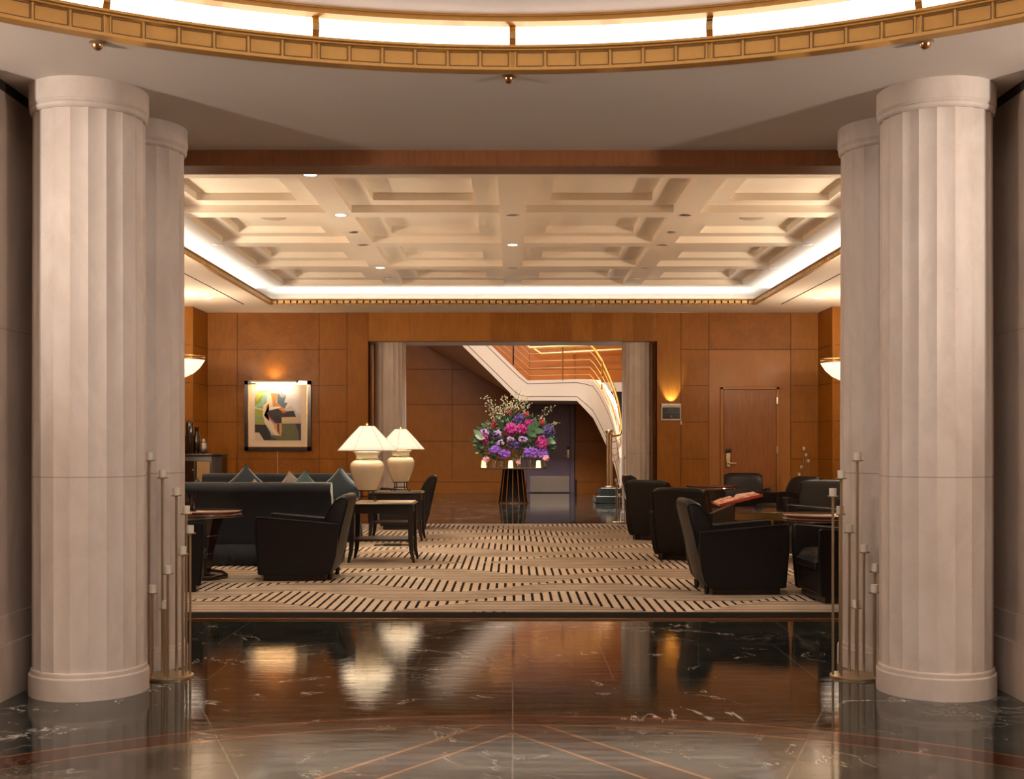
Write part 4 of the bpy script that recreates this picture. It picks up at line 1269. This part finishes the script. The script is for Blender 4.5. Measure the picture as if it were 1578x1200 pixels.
# sign
sg = empty('wall_sign', (wx(1033.5), YW - .03, wz(636)), 0, 'small black sign in pale frame on the pilaster left of the door', 'sign')
b_ = MB(); b_.box(-.178, .178, -.035, 0, -.135, .165); b_.build('frame', M['white'], sg, .004)
b_ = MB(); b_.box(-.160, .160, -.042, -.03, -.112, .098); b_.build('plate', M['sign'], sg, .003)
b_ = MB(); b_.box(-.178, .178, -.07, 0, .118, .165); b_.build('light_housing', M['white'], sg, .006)
b_ = MB()
rs = random.Random(3)
xx = -.070
while xx < .070:
    wv = rs.choice((.006, .009, .011)); b_.box(xx, xx + wv, -.0435, -.041, .040, .040 + rs.choice((.012, .017))); xx += wv + .004
xx = -.115
while xx < .115:
    wv = rs.choice((.006, .009, .011)); b_.box(xx, xx + wv, -.0435, -.041, .000, rs.choice((.012, .017))); xx += wv + .004
b_.build('lettering', M['sign_ink'], sg)
b_ = MB(); b_.prism([(-.014, -.062), (.012, -.052), (.012, -.058), (.006, -.062), (.012, -.072), (.0, -.070)], 1, -.0440, -.041); b_.build('arrow', M['wax'], sg)
spot((wx(1033.5), YW - .17, wz(625) + .0), 14.0, SOFT, 62, .3, .02, (R(150), 0, 0))
b_ = MB(); b_.box(wx(1049) - .012, wx(1049) + .012, YW - .045, YW - .02, wz(654), wz(648.5)); tag(b_.build('wall_catch', M['nickel'], None, .003), 'tiny metal catch on the panel edge beside the black sign', 'wall fitting')

# ================================================================== STAIR
stair = empty('staircase', (0, 0, 0), 0, 'pale plaster staircase with landing sweeping down behind the flowers', 'staircase')
sec = [(540, 323, 362, 31.2), (640, 419, 461, 31.1), (712, 488, 532, 31.0), (757, 532, 576, 31), (793, 567, 612, 31), (800, 574, 617, 31), (813, 586, 617, 31), (850, 585, 617, 31), (889, 584, 617.5, 31), (902, 584, 631, 30.95), (914, 586, 644, 30.8), (922, 596, 660, 30.55), (930, 610, 677, 30.2), (937, 625, 692, 29.8), (943, 642, 707, 29.4), (948, 660, 722, 29.0), (952, 682, 738, 28.6), (955, 705, 752, 28.3)]
TH = .16
def off(i):   # horizontal direction away from the camera side of the stringer
    a = P(sec[max(i - 1, 0)][0], 683, sec[max(i - 1, 0)][3]); c = P(sec[min(i + 1, len(sec) - 1)][0], 683, sec[min(i + 1, len(sec) - 1)][3])
    d = (c - a); d.z = 0; d.normalize(); return Vector((-d.y, d.x, 0))
ft, fb, bt, bb_ = [], [], [], []
for i, (xp, yu, yl, D) in enumerate(sec):
    u_, l_ = P(xp, yu, D), P(xp, yl, D); l_.x = u_.x
    n_ = off(i) * TH
    ft.append(u_); fb.append(l_); bt.append(u_ + n_); bb_.append(l_ + n_)
b_ = MB()
def strip(A, B):
    for i in range(len(A) - 1): b_.poly([A[i], A[i + 1], B[i + 1], B[i]], True)
strip(ft, fb); strip(bt, bb_); strip(ft, bt); strip(fb, bb_)
b_.poly([ft[0], fb[0], bb_[0], bt[0]]); b_.poly([ft[-1], fb[-1], bb_[-1], bt[-1]])
st_m = simple('stair_plaster', (.70, .58, .47), .6, 0, .04, 2)
b_.build('stringer', st_m, stair, sharp=40)
b_ = MB()   # shadow reveals drawn as grooves along the stringer
def reveal(k0, fr_):
    pts = []
    for i in range(k0, len(sec)):
        p_ = ft[i].lerp(fb[i], fr_); p_ = p_ - off(i) * .004; pts.append(p_)
    b_.tube(pts, .007, 4)
reveal(0, .16); reveal(0, .80)
b_.build('groove', M['joint'], stair)
# soffit of the upper flight back to the wall
b_ = MB()
bk_pts = [P(540, 462, 33.9), P(657, 532, 33.9), P(725, 571, 33.9), P(786, 607, 33.9), P(798, 617, 33.9)]
fr_pts = [fb[0], fb[2], fb[3], fb[4], fb[5]]
for i in range(4): b_.poly([fr_pts[i], fr_pts[i + 1], bk_pts[i + 1], bk_pts[i]], True)
for i in range(4):
    up = Vector((0, 0, .35)); b_.poly([fr_pts[i] + up, fr_pts[i + 1] + up, bk_pts[i + 1] + up, bk_pts[i] + up], True)
b_.build('flight_soffit', st_m, stair)
# landing slab
lz = P(850, 585, 31).z; lzb = P(850, 617, 31).z
b_ = MB(); b_.box(fb[5].x, ft[10].x + 2.2, 31.15, 33.93, lzb, lz - .06); b_.build('landing', st_m, stair)
# lower flight steps: dark marble, fanning out behind the stringer
for i in range(9, len(sec) - 1):
    for h_ in (0, .5):
        a = ft[i].lerp(ft[i + 1], h_); n_ = off(i)
        z_ = a.z - .28
        if z_ < .15: continue
        a = a + n_ * TH; c = a + n_ * 1.25 + Vector((.2, 0, 0))
        d = (ft[i + 1] - ft[i]); d.z = 0; d = d / 2 * 1.15
        b_ = MB()
        P0, P1, P2, P3 = a, a + d, c + d * 2.0, c
        v0 = [b_.bm.verts.new((p_.x, p_.y, z_ - .16)) for p_ in (P0, P1, P2, P3)]; v1 = [b_.bm.verts.new((p_.x, p_.y, z_)) for p_ in (P0, P1, P2, P3)]
        b_._f(v0); b_._f(v1)
        for k in range(4): b_._f([v0[k], v0[(k + 1) % 4], v1[(k + 1) % 4], v1[k]])
        b_.build('step', M['green_marble'], stair)
# bottom plinth steps under the newel
s1 = P(918, 776, 28.0)
b_ = MB(); b_.box(s1.x, s1.x + 1.6, 27.95, 29.0, 0, .175); b_.build('step', M['green_marble'], stair, .02)
b_ = MB(); b_.box(s1.x + .12, s1.x + 1.6, 28.15, 29.0, .175, .36); b_.build('step', M['green_marble'], stair, .02)
# newel: paired brass posts with a cap
nwx = X_(939, 28.35)
b_ = MB()
for dx in (-.035, .035): b_.tube([(nwx + dx, 28.35, .36), (nwx + dx, 28.35, 1.66)], .038, 12)
b_.lathe([(.085, 1.64), (.095, 1.65), (.095, 1.70), (.08, 1.72), (.01, 1.725)], (nwx, 28.35, 0), 20, True)
b_.lathe([(.12, .36), (.12, .38), (.08, .40)], (nwx, 28.35, 0), 20, True)
b_.build('newel_post', M['brass_pale'], stair)
# railing: top handrail, four rods, posts
rail = None
tops = [P(700, 455, 31), P(757, 490, 31), P(790, 512, 31), P(816, 536, 31), P(867, 534, 31), P(910, 532.5, 31), P(918, 540, 30.9), P(928, 556, 30.6), P(938, 578, 30.2), P(947, 600, 29.8), P(953, 622, 29.4), P(957, 645, 29.0), P(957.5, 662, 28.7), P(955, 670, 28.5), P(948, 672, 28.4), P(941, 672, 28.36)]
b_ = MB(); b_.tube(tops, .032, 10); rail = b_.build('handrail', M['brass'], stair)
lows = [None] * len(tops)
basey = [P(700, 478, 31), P(757, 532, 31), P(790, 562, 31), P(816, 586, 31), P(867, 585, 31), P(908, 584, 31), P(914, 590, 30.9), P(922, 600, 30.6), P(930, 613, 30.2), P(938, 630, 29.8), P(944, 650, 29.4), P(949, 672, 29.0), P(953, 695, 28.7), P(955, 712, 28.5), P(950, 724, 28.4), P(941, 726, 28.36)]
for k, f in enumerate((.18, .40, .61, .82)):
    b_ = MB(); b_.tube([tops[i].lerp(basey[i], f * (1.05 if i < 13 else .9)) for i in range(len(tops))], .011, 6); b_.build('rail_rod', M['brass'], stair)
for (xp, y0, y1, D) in ((791, 508, 562, 31), (867, 535, 585, 31), (927.5, 556, 612, 30.5)):
    b_ = MB(); b_.tube([P(xp, y1, D), P(xp, y0, D)], .02, 8); b_.build('baluster', M['iron'] if xp < 800 else M['brass'], stair)
# lit strip along the inner edge of the lower flight (glow standing for light on the stringer's upper face)
b_ = MB()
A, B = [], []
for i in range(9, len(sec)):
    A.append(bt[i] + Vector((0, 0, .005)) - off(i) * .02); B.append(bt[i] + Vector((0, 0, .005)) + off(i) * .09)
for i in range(len(A) - 1): b_.poly([A[i], A[i + 1], B[i + 1], B[i]], True); 
b_.build('stringer_top_glow', M['drum'], stair)
# wall handrail, lit
b_ = MB(); b_.tube([P(822, 537, 33.6), P(834, 545, 33.6), P(900, 541, 33.6), P(960, 538, 33.6), P(1010, 536, 33.6)], .035, 10); b_.build('wall_handrail', M['brass_pale'], stair)
b_ = MB(); b_.tube([P(885, 543, 33.6), P(885, 553, 33.9)], .03, 8); b_.build('rail_bracket', M['brass_pale'], stair)
area((1.4, 31.8, 5.6), (R(-25), 0, 0), 3.0, .6, 120, (1.0, .62, .28), 'RECTANGLE')  # unseen orange light added to brighten the wall above the landing
area((.6, 27.6, 6.2), (R(20), 0, R(-10)), 2.0, .8, 35, SOFT, 'RECTANGLE')  # unseen light added over the flowers and stair
b_ = MB(); b_.box(X_(952, 33.9), 7, 33.4, 33.9, 0, 3.05)
b_.build('stair_wall', M['green_marble'], stair)

# ================================================================== FLOWER TABLE
YF = 28.4
ft_ = empty('flower_table', (0.015, YF, 0), 0, 'round table on tapered black base with brass ribs holding the flowers', 'table')
b_ = MB(); b_.lathe([(.02, .79), (.78, .80), (.80, .81), (.80, .83), (.79, .834), (.01, .834)], (0, 0, 0), 64, True); b_.build('table_top', simple('bronze_top', (.20, .16, .12), .25, .7), ft_, sharp=50)
b_ = MB(); b_.lathe([(.345, 0), (.345, .03), (.335, .04), (.235, .79), (.01, .79)], (0, 0, 0), 48, True); b_.build('tapered_base', M['black_glaze'] if False else simple('black_panel', (.010, .009, .010), .6, spec=.2), ft_, sharp=50)
for k in range(14):
    a = 2 * PI * (k + .4) / 14; c, s_ = math.cos(a), math.sin(a)
    b_ = MB(); b_.tube([(.352 * c, .352 * s_, .0), (.245 * c, .245 * s_, .80)], .013, 6); b_.build('brass_rib', M['brass_pale'], ft_)
b_ = MB(); b_.lathe([(.35, 0), (.362, 0), (.362, .022), (.35, .022)], (0, 0, 0), 48, False); b_.build('base_ring', M['brass'], ft_)

TZ = .834
FA = empty('flower_arrangement', (0.015, YF, TZ), 0, 'huge bouquet of magenta and purple flowers with white sprigs', 'flowers')
pf_ = YF / F
def fl(xp, yp, dy=0.0): return Vector(((xp - 791) * pf_, dy, CAMH + (683 - yp) * pf_ - TZ))
rf = random.Random(11)
def blossom(mb, c, r, nrm):
    nrm = nrm.normalized(); t = nrm.cross(Vector((.3, .2, 1))).normalized(); s_ = nrm.cross(t)
    for k in range(5):
        a = 2 * PI * k / 5 + rf.random()
        d = t * math.cos(a) + s_ * math.sin(a); e = t * math.cos(a + 1.57) + s_ * math.sin(a + 1.57)
        tip = c + d * r + nrm * r * .45
        mb.poly([c, c + d * r * .55 + e * r * .34 + nrm * r * .15, tip, c + d * r * .55 - e * r * .34 + nrm * r * .15], True)
def cluster(name, mt, cx_, cy_, rx, rz, n, pr, dy=-.35, label=None):
    b_ = MB(); c0_ = fl(cx_, cy_, dy); rx *= pf_; rz *= pf_
    for k in range(n):
        v_ = Vector((rf.gauss(0, 1), rf.gauss(-.5, 1), rf.gauss(0, 1))).normalized()
        rad = rf.uniform(.65, 1.0)
        p_ = c0_ + Vector((v_.x * rx * rad, v_.y * rx * .8 * rad, v_.z * rz * rad))
        blossom(b_, p_, pr * rf.uniform(.7, 1.25), v_ + Vector((0, -.4, .2)))
    o = b_.build(name, mt, FA, recalc=False)
    return o
# leaf mass
def leaves(n, mt, name, box_, size):
    b_ = MB()
    for k in range(n):
        xp = rf.uniform(box_[0], box_[1]); yp = rf.uniform(box_[2], box_[3])
        e = ((xp - 793) / 60) ** 2 + ((yp - 681) / 40) ** 2
        if e > 1: continue
        p_ = fl(xp, yp, rf.uniform(-.45, .35)); d = (p_ - fl(792, 700, 0)); d.y -= .2; d = (d.normalized() + Vector((rf.gauss(0, .35), rf.gauss(0, .35), rf.gauss(0, .35)))).normalized()
        sd = d.cross(Vector((0, 1, 0.2))).normalized() * size * rf.uniform(.25, .45); L_ = size * rf.uniform(.8, 1.6)
        nn_ = d.cross(sd).normalized() * size * .12
        b_.poly([p_, p_ + d * L_ * .45 + sd + nn_, p_ + d * L_], True); b_.poly([p_, p_ + d * L_, p_ + d * L_ * .45 - sd + nn_], True)
    return b_.build(name, mt, FA, recalc=False)
leaves(900, M['leaf'], 'foliage', (732, 856, 628, 709), .10)
leaves(160, M['leaf_pale'], 'pale_foliage', (734, 852, 645, 708), .08)
for (xp, yp, sx_) in ((822, 656, .20), (828, 664, .18), (818, 668, .18), (738, 668, .17), (740, 674, .15), (812, 676, .16), (848, 680, .15)):
    b_ = MB(); c_ = fl(xp, yp, -.45)
    rot = Matrix.Rotation(rf.uniform(-.9, .9), 4, 'Y') @ Matrix.Rotation(rf.uniform(-.5, .5), 4, 'X')
    b_.grid(lambda u, v: c_ + rot @ Vector(((u - .5) * sx_ * 1.6, -.02 - .10 * (u - .5) ** 2, (v - .5) * sx_ * math.sin(PI * min(max(u, .02), .98)) ** .7 * .8)), 8, 4)
    b_.build('broad_leaf', M['leaf_pale'] if xp < 745 else M['leaf'], FA)
cluster('magenta_orchid', M['magenta'], 788, 662, 8, 10, 70, .050, -.50)
cluster('magenta_orchid', M['magenta'], 804, 661, 9, 8, 60, .050, -.45)
cluster('magenta_orchid', M['magenta'], 815, 652, 6, 6, 36, .045, -.35)
cluster('magenta_orchid', M['magenta'], 835, 682, 9, 10, 80, .050, -.45)
cluster('magenta_orchid', M['magenta'], 745, 675, 9, 6, 45, .045, -.35)
cluster('crimson_ginger', M['crimson'], 761, 654, 4, 6, 34, .035, -.2)
cluster('crimson_ginger', M['crimson'], 810, 641, 4, 5, 30, .035, -.2)
cluster('crimson_ginger', M['crimson'], 834, 651, 3.5, 6, 30, .032, -.2)
cluster('crimson_ginger', M['crimson'], 748, 687, 6, 4, 26, .035, -.2)
cluster('crimson_ginger', M['crimson'], 784, 636, 3, 5, 20, .03, -.1)
cluster('purple_hydrangea', M['purple'], 763, 693, 9, 6, 90, .036, -.5)
cluster('purple_hydrangea', M['purple'], 777, 699, 9, 6, 90, .036, -.5)
cluster('purple_hydrangea', M['purple'], 817, 697, 12, 8, 120, .036, -.5)
cluster('purple_hydrangea', M['purple'], 836, 698, 8, 8, 80, .036, -.45)
cluster('dark_violet_stock', M['violet'], 800, 646, 10, 8, 90, .04, -.2)
cluster('dark_violet_stock', M['violet'], 845, 665, 10, 12, 80, .04, -.25)
cluster('dark_violet_stock', M['violet'], 793, 686, 10, 6, 50, .04, -.4)
cluster('dark_violet_stock', M['violet'], 765, 672, 8, 8, 45, .04, -.3)
cluster('lilac_stock', M['lilac'], 747, 666, 8, 5, 45, .03, -.35)
cluster('lilac_stock', M['lilac'], 768, 668, 7, 6, 36, .026, -.4)
cluster('lilac_stock', M['lilac'], 786, 676, 6, 5, 36, .026, -.5)
cluster('lilac_stock', M['lilac'], 806, 677, 7, 5, 36, .026, -.5)
cluster('lilac_stock', M['lilac'], 772, 682, 7, 4, 30, .026, -.5)
cluster('pink_rose', M['pink'], 840, 705, 5, 4, 40, .034, -.5)
cluster('pink_rose', M['pink'], 750, 707, 4, 4, 30, .034, -.5)
cluster('pink_rose', M['pink'], 799, 711, 2.5, 4, 20, .03, -.55)
# airy sprigs
for (x0, y0, x1, y1, sp_, n) in ((775, 660, 750, 612, 9, 46), (780, 650, 778, 612, 9, 46), (790, 645, 800, 602, 9, 50), (795, 645, 817, 604, 7, 40), (805, 645, 812, 622, 8, 30), (820, 660, 848, 630, 8, 34), (835, 665, 858, 652, 6, 20), (765, 665, 742, 650, 7, 24), (770, 655, 757, 634, 8, 34), (788, 640, 790, 618, 9, 46), (782, 655, 768, 625, 9, 40)):
    b_ = MB(); c_ = MB()
    base_ = fl(x0, y0, 0)
    for k in range(n):
        t = rf.uniform(.35, 1.05); p_ = fl(x0 + (x1 - x0) * t + rf.gauss(0, sp_ * .5), y0 + (y1 - y0) * t + rf.gauss(0, sp_ * .4), rf.uniform(-.25, .2))
        if k % 3 == 0: c_.tube([base_, base_.lerp(p_, .5) + Vector((0, 0, .03)), p_], .0025, 4)
        for q_ in range(2): b_.ball(p_ + Vector((rf.gauss(0, .012), rf.gauss(0, .012), rf.gauss(0, .012))), rf.uniform(.006, .012), 4)
    spg = c_.build('sprig', M['stem'], FA); tag(b_.build('sprig_buds', M['sprig'], spg, recalc=False), kind='stuff')

# glass vases and lit votives on the table
def vase_glass(xp, dyy, r, h, label, fl_=None):
    b_ = MB(); b_.lathe([(r * .9, 0), (r, .01), (r, h), (r - .006, h), (r - .006, .015), (.002, .015)], (0, 0, 0), 24, True)
    o = b_.build('glass_vase', M['glass']); o.location = (0.015 + (xp - 791) * pf_, YF + dyy, TZ); return tag(o, label, 'vase', 'glass vases on the flower table')
vase_glass(750, -.25, .055, .28, 'tall clear glass vase at the left of the flower table')
vase_glass(762, -.38, .055, .17, 'clear glass vase right of the leftmost votive')
vase_glass(774, -.25, .055, .17, 'clear glass vase left of the middle votive candle')
vase_glass(799.5, -.52, .060, .24, 'clear glass vase in front centre holding a pink bloom')
vase_glass(816, -.35, .060, .18, 'clear glass vase between the middle and right votives')
vase_glass(839, -.3, .055, .17, 'clear glass vase at the right end of the flower table')
def votive(xp, dyy, label):
    root = empty('votive_candle', (0.015 + (xp - 791) * pf_, YF + dyy, TZ), 0, label, 'candle', 'lit votives on the flower table')
    b_ = MB(); b_.lathe([(.058, 0), (.060, .01), (.045, .165), (.040, .165), (.05, .02), (.002, .02)], (0, 0, 0), 24, True); b_.build('glass_cup', M['flame'], root)
    b_ = MB(); b_.lathe([(.035, .02), (.035, .08), (.003, .085)], (0, 0, 0), 16, True); b_.build('wax', M['wax'], root)
votive(746, -.45, 'lit amber votive candle at the left of the flower table')
votive(787, -.66, 'lit amber votive candle at the front centre of the flower table')
votive(829, -.56, 'lit amber votive candle at the right of the flower table')
for xp, dyy in ((746, -.5), (787, -.74), (829, -.64)): point((0.015 + (xp - 791) * pf_, YF + dyy, TZ + .20), .6, WARMER, .03)
